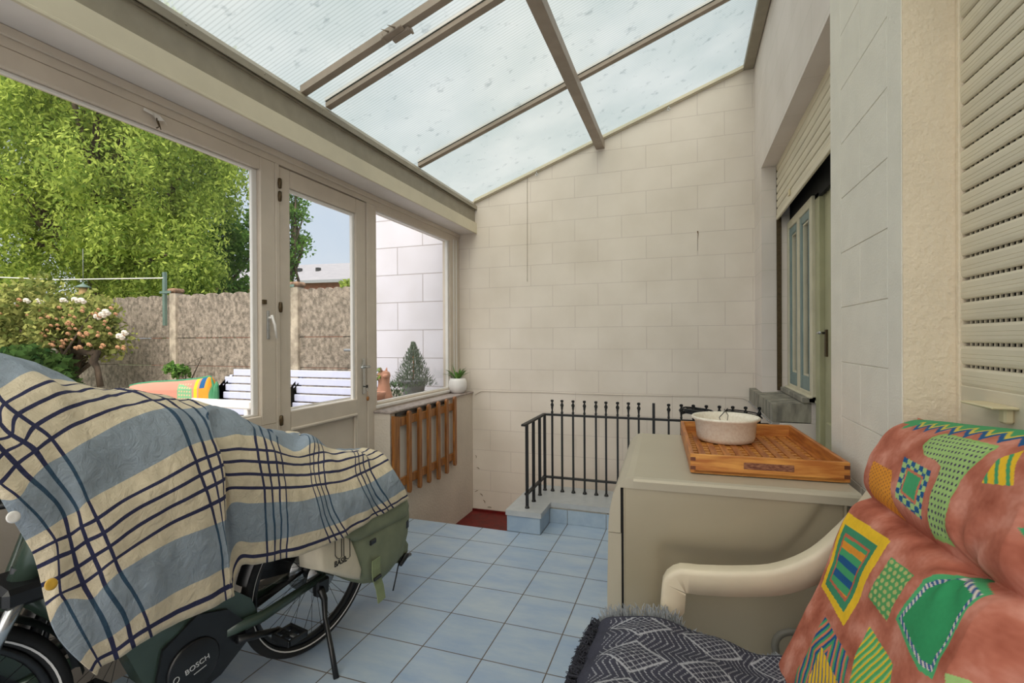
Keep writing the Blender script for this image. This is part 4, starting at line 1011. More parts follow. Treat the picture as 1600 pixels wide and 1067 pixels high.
def cloth_mat():
    m = bpy.data.materials.new('striped_cotton'); m.use_nodes = True; n = m.node_tree.nodes; l = m.node_tree.links
    b = n['Principled BSDF']; b.inputs['Roughness'].default_value = .85; b.inputs['Specular IOR Level'].default_value = .2
    uv = n.new('ShaderNodeUVMap'); uv.uv_map = 'pattern'; s = n.new('ShaderNodeSeparateXYZ'); l.new(uv.outputs[0], s.inputs[0])
    def ma(op, a, b_=None, c_=None):
        q = n.new('ShaderNodeMath'); q.operation = op
        for i, v in enumerate((a, b_, c_)):
            if v is None: continue
            if isinstance(v, (int, float)): q.inputs[i].default_value = v
            else: l.new(v, q.inputs[i])
        return q.outputs[0]
    v = s.outputs[1]; u = s.outputs[0]
    vp = ma('DIVIDE', ma('MODULO', v, 34.6), 34.6)
    rr = n.new('ShaderNodeValToRGB'); rr.color_ramp.interpolation = 'CONSTANT'; l.new(vp, rr.inputs['Fac'])
    blue = lin((146, 157, 168)); cream = lin((216, 202, 176)); navy = lin((50, 52, 82)); teal = lin((54, 78, 100))
    st = [(0, cream), (5.2, blue), (18.4, cream), (22.8, navy), (23.7, cream), (27.0, navy), (27.9, cream), (30.9, navy), (31.8, cream), (34.0, cream)]
    e = rr.color_ramp.elements; e[0].position = 0; e[0].color = (*cream, 1); e[1].position = 5.2 / 34.6; e[1].color = (*blue, 1)
    for p_, c_ in st[2:]:
        x = e.new(p_ / 34.6); x.color = (*c_, 1)
    # the hem line and the fourth line sit at the period seam
    def band(x, c, hw): return ma('LESS_THAN', ma('ABSOLUTE', ma('SUBTRACT', x, c)), hw)
    hem = ma('MULTIPLY', band(v, 1.9, .42), 1)
    l4 = ma('MAXIMUM', band(v, 35.2, .45), band(v, 69.8, .45))
    mk = ma('MAXIMUM', hem, l4)
    mixn = n.new('ShaderNodeMixRGB'); mixn.inputs[2].default_value = (*navy, 1); l.new(mk, mixn.inputs[0]); l.new(rr.outputs[0], mixn.inputs[1])
    # crosswise lines in groups of four at every whole number of u
    uf = ma('SUBTRACT', ma('MODULO', ma('ADD', u, .5), 1.0), .5)
    g = None
    for c_ in (-.15, -.05, .05, .15):
        q = band(uf, c_, .0125); g = q if g is None else ma('MAXIMUM', g, q)
    lc = n.new('ShaderNodeMixRGB'); lc.blend_type = 'MULTIPLY'; lc.inputs[0].default_value = 1
    rgb = n.new('ShaderNodeMixRGB'); rgb.inputs[1].default_value = (*navy, 1); rgb.inputs[2].default_value = (*teal, 1)
    isb = ma('MULTIPLY', ma('GREATER_THAN', vp, 5.2 / 34.6), ma('LESS_THAN', vp, 18.4 / 34.6)); l.new(isb, rgb.inputs[0])
    m2 = n.new('ShaderNodeMixRGB'); l.new(g, m2.inputs[0]); l.new(mixn.outputs[0], m2.inputs[1]); l.new(rgb.outputs[0], m2.inputs[2])
    t = n.new('ShaderNodeTexCoord'); nz = n.new('ShaderNodeTexNoise'); nz.inputs['Scale'].default_value = 40; nz.inputs['Detail'].default_value = 6; l.new(t.outputs['Object'], nz.inputs['Vector'])
    r = n.new('ShaderNodeValToRGB'); r.color_ramp.elements[0].position = .3; r.color_ramp.elements[0].color = (.93, .92, .9, 1); r.color_ramp.elements[1].position = .65; r.color_ramp.elements[1].color = (1, 1, 1, 1)
    l.new(nz.outputs['Fac'], r.inputs['Fac'])
    mm = n.new('ShaderNodeMixRGB'); mm.blend_type = 'MULTIPLY'; mm.inputs[0].default_value = 1; l.new(m2.outputs[0], mm.inputs[1]); l.new(r.outputs[0], mm.inputs[2])
    l.new(mm.outputs[0], b.inputs['Base Color'])
    nb = n.new('ShaderNodeTexNoise'); nb.inputs['Scale'].default_value = 26; nb.inputs['Detail'].default_value = 7; nb.inputs['Roughness'].default_value = .65; nb.inputs['Distortion'].default_value = .6; l.new(t.outputs['Object'], nb.inputs['Vector'])
    bp = n.new('ShaderNodeBump'); bp.inputs['Strength'].default_value = .8; bp.inputs['Distance'].default_value = .014
    l.new(nb.outputs['Fac'], bp.inputs['Height']); l.new(bp.outputs[0], b.inputs['Normal'])
    return m
M_cloth = cloth_mat()
cv = thing('bed_cover', 'blue and cream striped cotton cover with navy lines draped over the bicycles', 'cover', (0, -2, .6))
def sh(P, o=(0, -2, .6)): return P - np.array(o)
grid(sh(PP), uv=UVc, name='cotton_sheet', mat=M_cloth, parent=cv, thick=.003)
for (px, py, xx_, mt_) in ((20, 808, .445, M_bead), (79, 913, .468, mat('amber_button', (204, 160, 60), .3, var=.1))):
    c_ = at(px, py, 0, xx_) - np.array((0, -2, .6))
    MB().lathe([(.002, 0), (.011, 0), (.012, .002), (.010, .004), (.004, .003)], (0, 0, 0), 20, Matrix.Translation(Vector(c_)) @ Matrix.Rotation(math.radians(75), 4, 'Y')).build('button', mt_, cv)

# ------------------------------------------------------------ plastic garden chair
CH = thing('plastic_armchair', 'ivory plastic garden armchair beside the dryer, holding a patterned cushion', 'chair', (1.9, -2.08, 0))
def K(x, y, z): return (x - 1.9, y + 2.08, z)
def ribbon(pts, wd, th_, sidev):
    """inverted-U section bar swept along pts; sidev per point gives the width direction"""
    m_ = MB(); vs = []; fs = []; n = len(pts)
    for i, p in enumerate(pts):
        p = Vector(p); t = (Vector(pts[min(i + 1, n - 1)]) - Vector(pts[max(i - 1, 0)])).normalized()
        s_ = Vector(sidev[i] if isinstance(sidev, list) else sidev); s_ = (s_ - t * s_.dot(t)).normalized(); nrm = t.cross(s_).normalized()
        w_ = wd[i] if hasattr(wd, '__len__') else wd; h_ = th_[i] if hasattr(th_, '__len__') else th_
        prof = [(-.5, -1), (-.5, -.22), (-.48, -.10), (-.40, -.02), (-.30, 0), (.30, 0), (.40, -.02), (.48, -.10), (.5, -.22), (.5, -1), (.43, -1), (.42, -.3), (-.42, -.3), (-.43, -1)]
        for a, b in prof: vs.append(p + s_ * (a * w_) + nrm * (b * h_))
    k = 14
    for i in range(n - 1):
        for j in range(k): fs.append((i * k + j, i * k + (j + 1) % k, (i + 1) * k + (j + 1) % k, (i + 1) * k + j))
    fs.append(tuple(range(k))); fs.append(tuple(range((n - 1) * k, n * k)))
    return m_.add(vs, fs, True)
def smooth(pts, n=28):
    pts = np.array(pts, float); d = np.r_[0, np.cumsum(np.linalg.norm(np.diff(pts, axis=0), axis=1))]
    return [tuple(v) for v in hermite(d, pts, np.linspace(0, d[-1], n))]
farp = [(1.630, -1.80, .30), (1.633, -1.80, .45), (1.637, -1.80, .58), (1.648, -1.80, .645), (1.68, -1.80, .674), (1.75, -1.80, .682), (1.86, -1.80, .695), (1.96, -1.795, .715), (2.05, -1.79, .765), (2.12, -1.79, .84), (2.18, -1.80, .93), (2.22, -1.82, 1.02)]
P_ = [K(*p) for p in smooth(farp, 44)]
ribbon(P_, [.055] * 10 + [.06] * 34, [.06] * 10 + [.072] * 34, (0, 1, 0)).build('armrest', M_plchair, CH)
nearp = [(x + .06, y - .57, z - .01) for x, y, z in farp]
P_ = [K(*p) for p in smooth(nearp, 44)]
ribbon(P_, .06, .072, (0, 1, 0)).build('armrest', M_plchair, CH)
for (x, y, x2, y2) in ((1.635, -1.80, 1.60, -1.80), (1.695, -2.37, 1.66, -2.39), (2.10, -1.80, 2.22, -1.84), (2.16, -2.37, 2.26, -2.39)):
    P_ = [K(x + (x2 - x) * f, y + (y2 - y) * f, z) for f, z in ((0, .43), (.5, .2), (1, 0.004))]
    ribbon(P_, [.06, .05, .04], [.045, .04, .03], (0, 1, 0)).build('leg', M_plchair, CH)
MB().box(-.27, .24, -.30, .275, .395, .42, .01).build('seat', M_plchair, CH)
bs = []
n, m = 20, 24
Pb = np.zeros((n, m, 3))
for i in range(n):
    for j in range(m):
        s_ = i / (n - 1); t_ = j / (m - 1); z = .40 + .72 * t_; wv = .56 - .10 * max(0, t_ - .6) / .4
        Pb[i, j] = (2.085 + .235 * t_ + .02 * (1 - (2 * s_ - 1) ** 2) - 1.9, -2.085 - wv / 2 + wv * s_ + 2.08, z)
grid(Pb, name='backrest', mat=M_plchair, parent=CH, thick=.012)

# ------------------------------------------------------------ patterned cushion
CU = thing('high_back_cushion', 'salmon cushion with green yellow and blue geometric pattern on the plastic armchair', 'cushion', (2.0, -2.08, .45))
be = math.radians(23); aa = math.radians(4)
Fd = np.array([-math.cos(aa), -math.sin(aa), 0]); Up = -Fd * math.sin(be) + np.array([0, 0, math.cos(be)]); Wd = np.array([math.sin(aa), -math.cos(aa), .10]); Wd /= np.linalg.norm(Wd)
Nn = np.cross(Up, Wd); Nn /= np.linalg.norm(Nn); Nn = Nn if Nn @ Fd > 0 else -Nn
O0 = at(1246, 1030, 2, .49) + np.array([.0, -.006, 0])
LT = .745; WW = .66
BAS = np.linalg.inv(np.array([Wd, Up]) @ np.array([Wd, Up]).T)
def st_of(px, py):
    d = np.array([(px - 800) / FPX, (py - 533.5) / FPX, 1.0]) @ ROT
    t = (Nn @ (O0 + Nn * .052 - CAM)) / (Nn @ d); X = CAM + d * t - O0
    return BAS @ np.array([X @ Wd, X @ Up])
def c8(pts): return np.array([st_of(1200 + x / 2.3875, 620 + y / 2.3875) for x, y in pts])
ns, nt = 330, 520
ss_ = np.linspace(0, 1, ns); tt_ = np.linspace(-.10, 1.32, nt)
SS, TT = np.meshgrid(ss_ * WW, tt_ * LT, indexing='ij')
# face profile: t<LT climbs the back; beyond it the head end rolls over
pill = lambda a: np.clip(a, 0, 1) ** .42
edge = pill(np.minimum(SS, WW - SS) / .055)
endt = pill(np.clip(TT + .10 * LT, 0, None) / .05)
ca, cb_ = st_of(1358, 778), st_of(1505, 884)
CRs = (cb_[1] - ca[1]) / (cb_[0] - ca[0])
CR = ca[1] + (SS - ca[0]) * CRs * (SS < cb_[0]) + (cb_[1] - ca[1]) * (SS >= cb_[0])   # crease height
dep = .060 * edge
cre = np.exp(-np.abs((TT - CR) / .020) ** 1.3)
low = np.exp(-((TT - CR + .12) / .09) ** 2)
head = np.exp(-((TT - .60) / .13) ** 2)
dep = dep * (1 - .62 * cre) + .026 * head * edge + .010 * low * edge
rt_ = np.hypot(SS - cb_[0], TT - cb_[1]); th_ = np.arctan2(TT - cb_[1], SS - cb_[0])
dep = dep - .026 * np.exp(-(rt_ / .028) ** 2) - .007 * np.exp(-rt_ / .09) * np.cos(th_ * 7 + .6)
dep = dep * endt
roll = np.clip((TT - LT) / (.32 * LT), 0, 1)
ang = roll * math.pi
base = O0[None, None] + SS[..., None] * Wd + np.minimum(TT, LT)[..., None] * Up
rad = .060
Pc = base + Nn * dep[..., None]
over = TT > LT - .09
# smooth end cap: bend the sheet backwards round a half circle
ph = np.clip((TT - (LT - .09)) / (.32 * LT + .09), 0, 1) * math.pi
cap = (base * 0 + O0 + SS[..., None] * Wd + (LT - .09) * Up) + Up * (np.sin(ph) * .085)[..., None] + Nn * (dep * (1 + np.cos(ph)) / 2 - .055 * (1 - np.cos(ph)) / 2 * edge)[..., None]
Pc = np.where(over[..., None], cap, Pc)
wr_ = np.zeros((ns, nt))
for i in range(ns):
    for j in range(nt):
        wr_[i, j] = noise.noise(Vector((SS[i, j] * 9, TT[i, j] * 16, 2.2))) * .004 + noise.noise(Vector((SS[i, j] * 30, TT[i, j] * 34, 5.2))) * .0012
Pc = Pc + Nn * (wr_ * edge)[..., None]
# dye pattern
def inpoly(S_, T_, poly):
    x, y = S_, T_; r = np.zeros(S_.shape, bool); n = len(poly); j = n - 1
    for i in range(n):
        xi, yi = poly[i]; xj, yj = poly[j]
        c = ((yi > y) != (yj > y)) & (x < (xj - xi) * (y - yi) / (yj - yi + 1e-12) + xi); r ^= c; j = i
    return r
rng = np.random.default_rng(7)
colr = np.empty((ns, nt, 3)); sal = np.array(lin((190, 112, 90))); sal2 = np.array(lin((220, 152, 132))); sal3 = np.array(lin((158, 84, 64)))
nzf = np.zeros((ns, nt)); nzg = np.zeros((ns, nt))
for i in range(ns):
    for j in range(nt):
        nzf[i, j] = noise.fractal(Vector((SS[i, j] * 14, TT[i, j] * 14, 9.)), 1, 2, 5); nzg[i, j] = noise.noise(Vector((SS[i, j] * 120, TT[i, j] * 120, 3.)))
f = np.clip(.5 + nzf * .55 + nzg * .12, 0, 1)[..., None]
colr[:] = np.where(f < .5, sal3 + (sal - sal3) * f * 2, sal + (sal2 - sal) * (f - .5) * 2)
mot = (1 + .10 * (nzf + nzg * .6))[..., None]
def paint(poly, c, dirt=1):
    k = inpoly(SS, TT, poly); colr[k] = (np.array(lin(c)) * mot[k])
    return k
def cell(poly, nu, nv_):
    """quad -> (u, v) inside by inverse affine fit (first, second, fourth corners)"""
    p0, p1, p3 = poly[0], poly[1], poly[3]; Mx = np.array([p1 - p0, p3 - p0]).T; iv = np.linalg.inv(Mx)
    X = np.stack([SS - p0[0], TT - p0[1]], -1) @ iv.T
    return X[..., 0] * nu, X[..., 1] * nv_
def shrink(poly, f): c = poly.mean(0); return c + (poly - c) * f
LG, OR, BL, GR, YE = (166, 196, 122), (226, 148, 52), (36, 90, 140), (74, 160, 108), (240, 192, 48)
g1 = c8([(700, 135), (905, 190), (865, 260), (800, 330), (760, 400), (705, 552), (625, 520), (650, 450), (715, 290), (690, 262), (640, 240), (635, 205), (660, 165)])
k1 = paint(shrink(g1, 1.04), (150, 186, 108)); k1 = paint(shrink(g1, .97), LG)
du_ = .0125
dots = (np.hypot((SS / du_ + .5 * (np.floor(TT / du_) % 2)) % 1 - .5, (TT / du_) % 1 - .5) < .25)
colr[k1 & dots] = lin((76, 62, 92))
g2 = c8([(570, 248), (675, 305), (610, 475), (522, 395)]); k = paint(g2, (170, 200, 130)); cu_, cv_ = cell(g2, 7, 8)
ck = ((np.floor(cu_) + np.floor(cv_)) % 2 == 0); colr[k & ck] = lin(BL)
paint(shrink(g2, .62), (206, 120, 92)); paint(shrink(g2, .5), GR)
g3 = c8([(450, 262), (520, 300), (495, 455), (395, 375)]); k = paint(g3, OR)
dots = (np.hypot((SS / .010) % 1 - .5, (TT / .010 + .5 * (np.floor(SS / .01) % 2)) % 1 - .5) < .2); colr[k & dots] = lin((150, 84, 60))
g4 = c8([(330, 445), (493, 553), (300, 865), (210, 712)]); paint(g4, YE)
g4b = c8([(320, 490), (447, 572), (298, 812), (228, 705)]); k = paint(g4b, (66, 140, 104)); g4c = shrink(g4b, .78); paint(g4c, (196, 104, 78)); k = paint(shrink(g4b, .70), OR)
cu_, cv_ = cell(g4b, 1, 9); fv = np.floor(cv_)
colr[k & (fv % 2 == 1)] = lin(GR); colr[k & ((fv == 4) | (fv == 6))] = lin(BL)
g5 = c8([(495, 615), (585, 685), (470, 850), (403, 760)]); k = paint(g5, (92, 160, 96)); cu_, cv_ = cell(g5, 5, 7)
hx_ = np.hypot((cu_ + .5 * (np.floor(cv_) % 2)) % 1 - .5, cv_ % 1 - .5) < .34; colr[k & hx_] = lin((188, 186, 118))
g6 = c8([(735, 635), (838, 735), (740, 900), (645, 1070), (600, 1040), (510, 845), (620, 700)]); paint(g6, (84, 170, 112)); g6b = shrink(g6, .90); k = paint(g6b, (224, 210, 198))
st_ = ((SS + TT) / .012) % 1 < .55; colr[k & st_] = lin((60, 92, 140)); paint(shrink(g6, .80), (56, 150, 96))
g7 = c8([(225, 825), (320, 985), (290, 1110), (100, 1110), (125, 1030)]); k = paint(g7, (78, 158, 108)); cc_ = c8([(215, 1000)])[0]
rr_ = (np.abs(SS - cc_[0]) * 1.3 + np.abs(TT - cc_[1]) * .7) / .012; colr[k & (np.floor(rr_) % 3 == 1)] = lin(BL); colr[k & (np.floor(rr_) % 3 == 2)] = lin((214, 128, 96))
g7b = c8([(215, 940), (275, 1075), (180, 1150), (165, 1060)]); k = paint(g7b, YE); colr[k & (((SS + TT) / .02) % 1 < .28)] = lin(BL)
g8 = c8([(400, 865), (490, 1010), (470, 1120), (310, 1120), (345, 970)]); k = paint(g8, (88, 172, 104)); colr[k & (((SS * 1.3 - TT * .6) / .022) % 1 < .3)] = lin(YE); colr[k & (((SS * 1.3 - TT * .6) / .022) % 1 > .8)] = lin((150, 200, 130))
g9 = c8([(1010, 200), (1010, 370), (955, 365), (875, 352), (930, 255)]); k = paint(g9, YE); colr[k & (((SS + TT * .8) / .03) % 1 < .35)] = lin(GR)
g10 = c8([(700, 1050), (760, 1060), (760, 1110), (690, 1110)]); paint(g10, LG)
g11 = c8([(960, 840), (1090, 820), (1150, 1000), (1020, 1080)]); k = paint(g11, OR); paint(shrink(g11, .6), BL)
g12 = c8([(1010, 520), (1150, 500), (1180, 640), (1050, 690)]); paint(g12, GR); paint(shrink(g12, .7), YE)
jag = LT - .015 - .03 * np.abs((SS / .05) % 1 - .5) * 2 * (SS > .09)
k = TT > jag; colr[k] = (np.array(lin((80, 158, 104))) * mot[k]); k2 = k & (TT < jag + .015) & (SS > .13); colr[k2] = lin((44, 92, 140)); k2 = k & (TT < jag + .028) & (TT > jag + .016) & (SS > .12); colr[k2] = lin((214, 190, 80))
M_dye = dye_mat('printed_cushion_cotton')
O_c = np.array((2.0, -2.08, .45))
grid(Pc - O_c, col=colr, name='front_cover', mat=M_dye, parent=CU)
# the back half closes the pad
nb_ = 40
sb_, tb_ = np.meshgrid(np.linspace(0, WW, nb_), np.linspace(-.1 * LT, LT + .0, nb_), indexing='ij')
eb = pill(np.minimum(sb_, WW - sb_) / .055) * pill((tb_ + .1 * LT) / .05)
Pb2 = O0 + sb_[..., None] * Wd + tb_[..., None] * Up - Nn * (.045 * eb)[..., None]
M_salm = mat('salmon_cotton', (206, 122, 102), .9, var=.15, vs=14)
grid(Pb2 - O_c, name='back_cover', mat=M_salm, parent=CU)
M_pipe = mat('green_piping', (60, 140, 100), .8, var=.1, vs=30)
pp = [O0 + Wd * s_ + Up * t_ - O_c for s_, t_ in [(0, t) for t in np.linspace(-.07, LT - .06, 14)]]
for s_ in (0, WW):
    pts = [O0 + Wd * s_ + Up * t_ - O_c for t_ in np.linspace(-.07, LT + .0, 16)]
    MB().tube(pts, .006, 8).build('piping', M_pipe if s_ else M_salm, CU)
# seat half of the cushion
n, m = 160, 150
sx = np.linspace(0, 1, n); sy_ = np.linspace(0, 1, m); SX, SY = np.meshgrid(sx, sy_, indexing='ij')
X0_, X1_ = 1.425, 2.06
cz = .435 + .052 * pill(np.minimum(SX * .63, (1 - SX) * .63) / .05) * pill(np.minimum(SY * .5, (1 - SY) * .5) / .05)
Pseat = np.stack([X0_ + (X1_ - X0_) * SX, -1.835 - .50 * SY + .0 * SX, cz], -1)
cs_ = np.empty((n, m, 3)); cs_[:] = sal
pal = [OR, GR, BL, YE, (166, 196, 122), (206, 122, 102)]
for i in range(n):
    for j in range(m):
        a = int((SX[i, j] * .63 + SY[i, j] * .12) / .05); b = int((SY[i, j] * .5 - SX[i, j] * .1 + 1) / .06)
        cs_[i, j] = lin(pal[(a * 7 + b * 3) % 6])
grid(Pseat - O_c, col=cs_, name='seat_cover', mat=M_dye, parent=CU)
Pl = Pseat.copy(); Pl[..., 2] = .435 - (.435 - .42) * pill(np.minimum(SX * .63, (1 - SX) * .63) / .05) * pill(np.minimum(SY * .5, (1 - SY) * .5) / .05)
grid((Pl - O_c)[::5, ::5], name='seat_underside', mat=M_salm, parent=CU)
MB().tube([tuple(Pseat[0, j] - O_c) for j in range(0, m, 6)], .007, 8).tube([tuple(Pseat[i, 0] - O_c) for i in range(0, n, 6)], .007, 8).build('piping', M_pipe, CU)

# ------------------------------------------------------------ dark patterned shawl on the seat
SHW = thing('knitted_shawl', 'dark grey knitted shawl with white zigzag lines and grey fringe on the chair seat', 'shawl', (1.7, -2.08, .5))
O_s = np.array((1.7, -2.08, .5))
n, m = 300, 240
A2, B2 = np.meshgrid(np.linspace(0, 1, n), np.linspace(0, 1, m), indexing='ij')
xs_far = hermite([0, .1, .3, .6, 1], np.array([[1.445], [1.475], [1.60], [1.80], [2.0]]), np.linspace(0, 1, n))[:, 0]
Xs = xs_far[:, None] + 0 * B2; Xs = Xs - .035 * B2 * (1 - A2)
Ys = -1.86 - .50 * B2 - .015 * np.sin(A2 * 9)
lump = hermite([0, .06, .18, .35, .6, .8, 1], np.array([[.455], [.495], [.54], [.545], [.51], [.497], [.505]]), np.linspace(0, 1, n))[:, 0]
Zs = lump[:, None] - .03 * np.clip(1 - B2 / .06, 0, 1) ** 2 + .006 * np.sin(A2 * 22 + B2 * 6) * (1 - .5 * A2) + .004 * np.sin(B2 * 25 + A2 * 8)
Psh = np.stack([Xs, Ys, Zs], -1)
ua = A2 * .58; vb = B2 * .5
dark = np.array(lin((62, 62, 74))); wht = np.array(lin((166, 166, 172)))
cs_ = np.empty((n, m, 3)); cs_[:] = dark
body = (ua > .085) & (ua < .56) & (vb > .03)
zz = ((ua * .9 + .5 * np.abs(((vb + .0) / .09) % 1 - .5) * .09) / .013) % 1
dm = (np.abs(((ua - .08) / .17) % 1 - .5) + np.abs((vb / .15) % 1 - .5)) < .42
lat = (((ua + vb) / .019) % 1 < .13) | (((ua - vb) / .019) % 1 < .13)
stp = (zz < .20) & ((vb / .006) % 1 < .7)
cs_[body & ~dm & stp] = wht; cs_[body & dm & lat] = wht
ou = (np.abs((np.abs(((ua - .08) / .17) % 1 - .5) + np.abs((vb / .15) % 1 - .5)) - .42) < .025); cs_[body & ou] = wht
wv_ = rng.normal(1, .08, (n, m, 1)); cs_ *= wv_
grid(Psh - O_s, col=np.clip(cs_, 0, 1), name='knitted_body', mat=dye_mat('knit', bump=.8, bs=350), parent=SHW, thick=.006)
M_fr1 = mat('grey_fringe', (168, 172, 176), .9, var=.2, vs=60); M_fr2 = mat('charcoal_fringe', (52, 52, 62), .95, var=.2, vs=60)
fr = MB(); random.seed(2)
for i in range(620):
    a = random.random() * .98 + .0; k_ = int(a * (n - 1)); p = Psh[k_, 0] - O_s; h = random.uniform(.018, .045) * (1.15 if a < .45 else .35)
    d = (random.uniform(-.02, .012), random.uniform(.0, .022), h)
    fr.tube([p + np.array((0, .002, -.004)), p + np.array((d[0] * .5, d[1] * .6, h * .8)), p + np.array(d)], [.0018, .0015, .0007], 4, cap=False)
tag(fr.build('far_fringe', M_fr1, SHW), None, None, None, 'stuff')
fr = MB()
for i in range(700):
    b = random.random(); k_ = int(b * (m - 1)); a = random.uniform(0, .07); p = Psh[int(a * n), k_] - O_s
    fr.tube([p, p + np.array((random.uniform(-.03, .0), random.uniform(-.012, .012), random.uniform(-.005, .015))), p + np.array((random.uniform(-.045, -.01), random.uniform(-.02, .02), random.uniform(-.04, .0)))], [.002, .002, .001], 4, cap=False)
tag(fr.build('side_fringe', M_fr2, SHW), None, None, None, 'stuff')

# ------------------------------------------------------------ rag on the window head
q = at(243, 185, 0, -.492)
rg = thing('hook_with_rag', 'small wire hook with a white tape scrap above the large window', 'hook', tuple(q))
MB().add([(.004, -.055, .012), (.012, -.02, .004), (.008, 0, -.01), (.014, .03, -.002), (.006, .05, -.016), (.002, .046, .0), (.006, .015, .018), (.003, -.01, .022), (.002, -.05, .026)], [(0, 1, 8), (1, 7, 8), (1, 2, 7), (2, 6, 7), (2, 3, 6), (3, 5, 6), (3, 4, 5)]).build('tape_scrap', M_bead, rg, fix=False)
MB().tube([(.006, 0, 0), (.012, 0, -.02), (.012, .008, -.035), (.008, -.002, -.045)], .003, 6).tube([(.006, .006, -.005), (.01, .012, -.03), (.008, .018, -.045)], .002, 6).build('hook', M_brass, rg)

# ------------------------------------------------------------ the garden
M_grass = mat('garden_ground', (128, 134, 92), .95, var=.2, vs=4, bump=.6, bs=60, col2=(90, 104, 60))
struct(MB().box(-60, -.6, -30, 60, -.2, -.02).build('ground', M_grass))
struct(MB().box(-6, -.6, -6.2, 1.2, -.02, .0).build('patio', mat('patio_paving', (168, 160, 150), .9, var=.1, vs=6)))
M_ext = block_mat('painted_large_block', (206, 204, 214), (200, 198, 208), 'XZ', .62, .30, (6.2, 3.0), .005, (164, 158, 162), .8)
struct(MB().box(-1.56, -.62, YF, YF + .2, -.2, 2.85).build('wall_garden', M_ext))
M_conc = mat('weathered_concrete', (158, 146, 132), .95, var=.3, vs=26, bump=.9, bs=60, col2=(98, 90, 80), detail=14, stretch=(1, 1, .8), lo=.34, hi=.68)
M_concp = mat('concrete_post', (188, 176, 158), .95, var=.2, vs=10, bump=.5, bs=60, col2=(140, 130, 116))
FY = 1.30
fe = thing('concrete_fence', 'grey weathered concrete panel fence with scalloped top behind the garden', 'fence', (-5, FY, 0))
for k_ in range(6):
    xa = (-.65 - 2 * k_) if k_ else -1.60; xb = -2.65 - 2 * k_
    for r_i in range(5):
        z0 = .0 + .365 * r_i - .02; z1 = z0 + .36
        mb = MB()
        if r_i < 4: mb.box(xb + .04 + 5, xa - .04 + 5, -.02, .02, z0, z1, .006)
        else:
            z0 = 1.44; poly = [(xb + .04 + 5, z0), (xa - .04 + 5, z0)]
            ns_ = 8; wdt = (xa - xb - .08) / ns_
            for q_ in range(ns_):
                for a in np.linspace(0, math.pi, 7): poly.append((xa - .04 + 5 - wdt * (q_ + .5) + wdt / 2 * math.cos(a), 1.955 + .055 * math.sin(a)))
            mb.prism([(a, b) for a, b in poly], 1, -.02, .02)
            if True:
                mb.box(xb + .04 + 5, xa - .04 + 5, -.03, .03, 1.44, 1.47, .004)
        mb.build('panel', M_conc, fe)
    po = MB().box(xa - .055 + 5, xa + .055 + 5, -.06, .06, -.1, 2.03, .01).build('post', M_concp, fe)
    MB().box(xa - .075 + 5, xa + .075 + 5, -.08, .08, 2.03, 2.09, .02).build('cap', mat('mossy_cap', (150, 120, 96), .95, var=.3, vs=30) if k_ == 0 else bpy.data.materials['mossy_cap'], po)
M_gm = mat('green_metal_post', (98, 120, 110), .5, var=.1, vs=20)
for k_, (x, lb) in enumerate(((-2.72, 'green metal line post on the fence seen through the glazed door'), (-4.72, 'green metal line post on the fence seen through the large window'))):
    p_ = thing('line_post', lb, 'post', (x, FY - .1, 1.6), 0, 'green line posts on the fence')
    MB().box(-.02, .02, -.02, .02, 0, .70, .003).box(-.06, .14, -.026, -.02, .42, .45).build('upright', M_gm, p_)
tag(MB().tube([(-4.72, FY - .12, 2.22), (-6.5, FY - .3, 2.26), (-8.5, FY - .6, 2.38), (-11, FY - 1, 2.6)], .008, 6).build('washing_line', M_bead), 'thin white washing line strung in front of the trees', 'line')
tag(MB().tube([(-1.56, FY - .1, 1.28), (-1.9, FY - .1, 1.285)], .016, 8).build('wall_pipe', M_zinc), 'short pale pipe stub on the fence near the white garden wall', 'pipe')

# bench
bn = thing('slatted_bench', 'white slatted garden bench with curved back in front of the concrete fence', 'bench', (-2.3, .85, 0))
M_bench = mat('lavender_white_paint', (196, 200, 222), .5, var=.03)
zb = 1.04; yb = .08
zlist = []
for i in range(11):
    f = i / 10
    if i < 6: z = 1.03 - .085 * i; y = .10 - .03 * i; 
    else: z = 1.03 - .085 * 5 - .06 * (i - 5) ** .6; y = -.05 - .105 * (i - 5)
    xl = -1.12 + (.17, .07, .02)[i] if i < 3 else -1.12
    MB().box(xl, 1.08, y - .012, y + .012, z - .037, z + .037, .005).build('slat', M_bench, bn) if i < 6 else MB().box(xl, 1.08, y - .045, y + .045, z - .012, z + .012, .005).build('slat', M_bench, bn)
for x in (-1.02, 0, 1.0):
    MB().prism([(.12, 1.0), (.14, 1.0), (.0, .55), (-.55, .46), (-.56, 0), (-.60, 0), (-.60, .42), (-.03, .50), (.05, 0), (.01, 0), (-.06, .5)], 0, x - .02, x + .02).build('frame', M_bench, bn)

# garden chair with cushion outside
gc = thing('garden_chair', 'white plastic garden chair outside the large window under a patterned cushion', 'chair', (-1.75, -.45, 0))
q = at(318, 640, 1, -.45)
MB().box(-.34, .30, -.06, .0, .44, .47, .01).box(-.34, .30, -.05, -.02, .86, .93, .012).build('backrest', M_white, gc)
for x in (-.28, .24):
    for y in (-.5, -.02): MB().box(x - .02, x + .02, y - .02, y + .02, 0, .45 if y < -.1 else .9, .005).build('leg', M_white, gc)
MB().box(-.34, .30, -.52, -.02, .42, .45, .01).build('seat', M_white, gc)
oc = thing('outdoor_cushion', 'salmon patterned cushion with green piping seen outside over the striped cover', 'cushion', (-1.75, -.42, .9))
ow = [(203, 603), (215, 600), (240, 597), (280, 595), (310, 592), (330, 588), (338, 592), (340, 600), (337, 620), (334, 640), (300, 650), (240, 650), (205, 640)]
pts = [at(px, py, 1, -.40) - np.array((-1.75, -.42, .9)) for px, py in ow]
nO = 60; gx = np.linspace(min(p[0] for p in pts), max(p[0] for p in pts), 120)
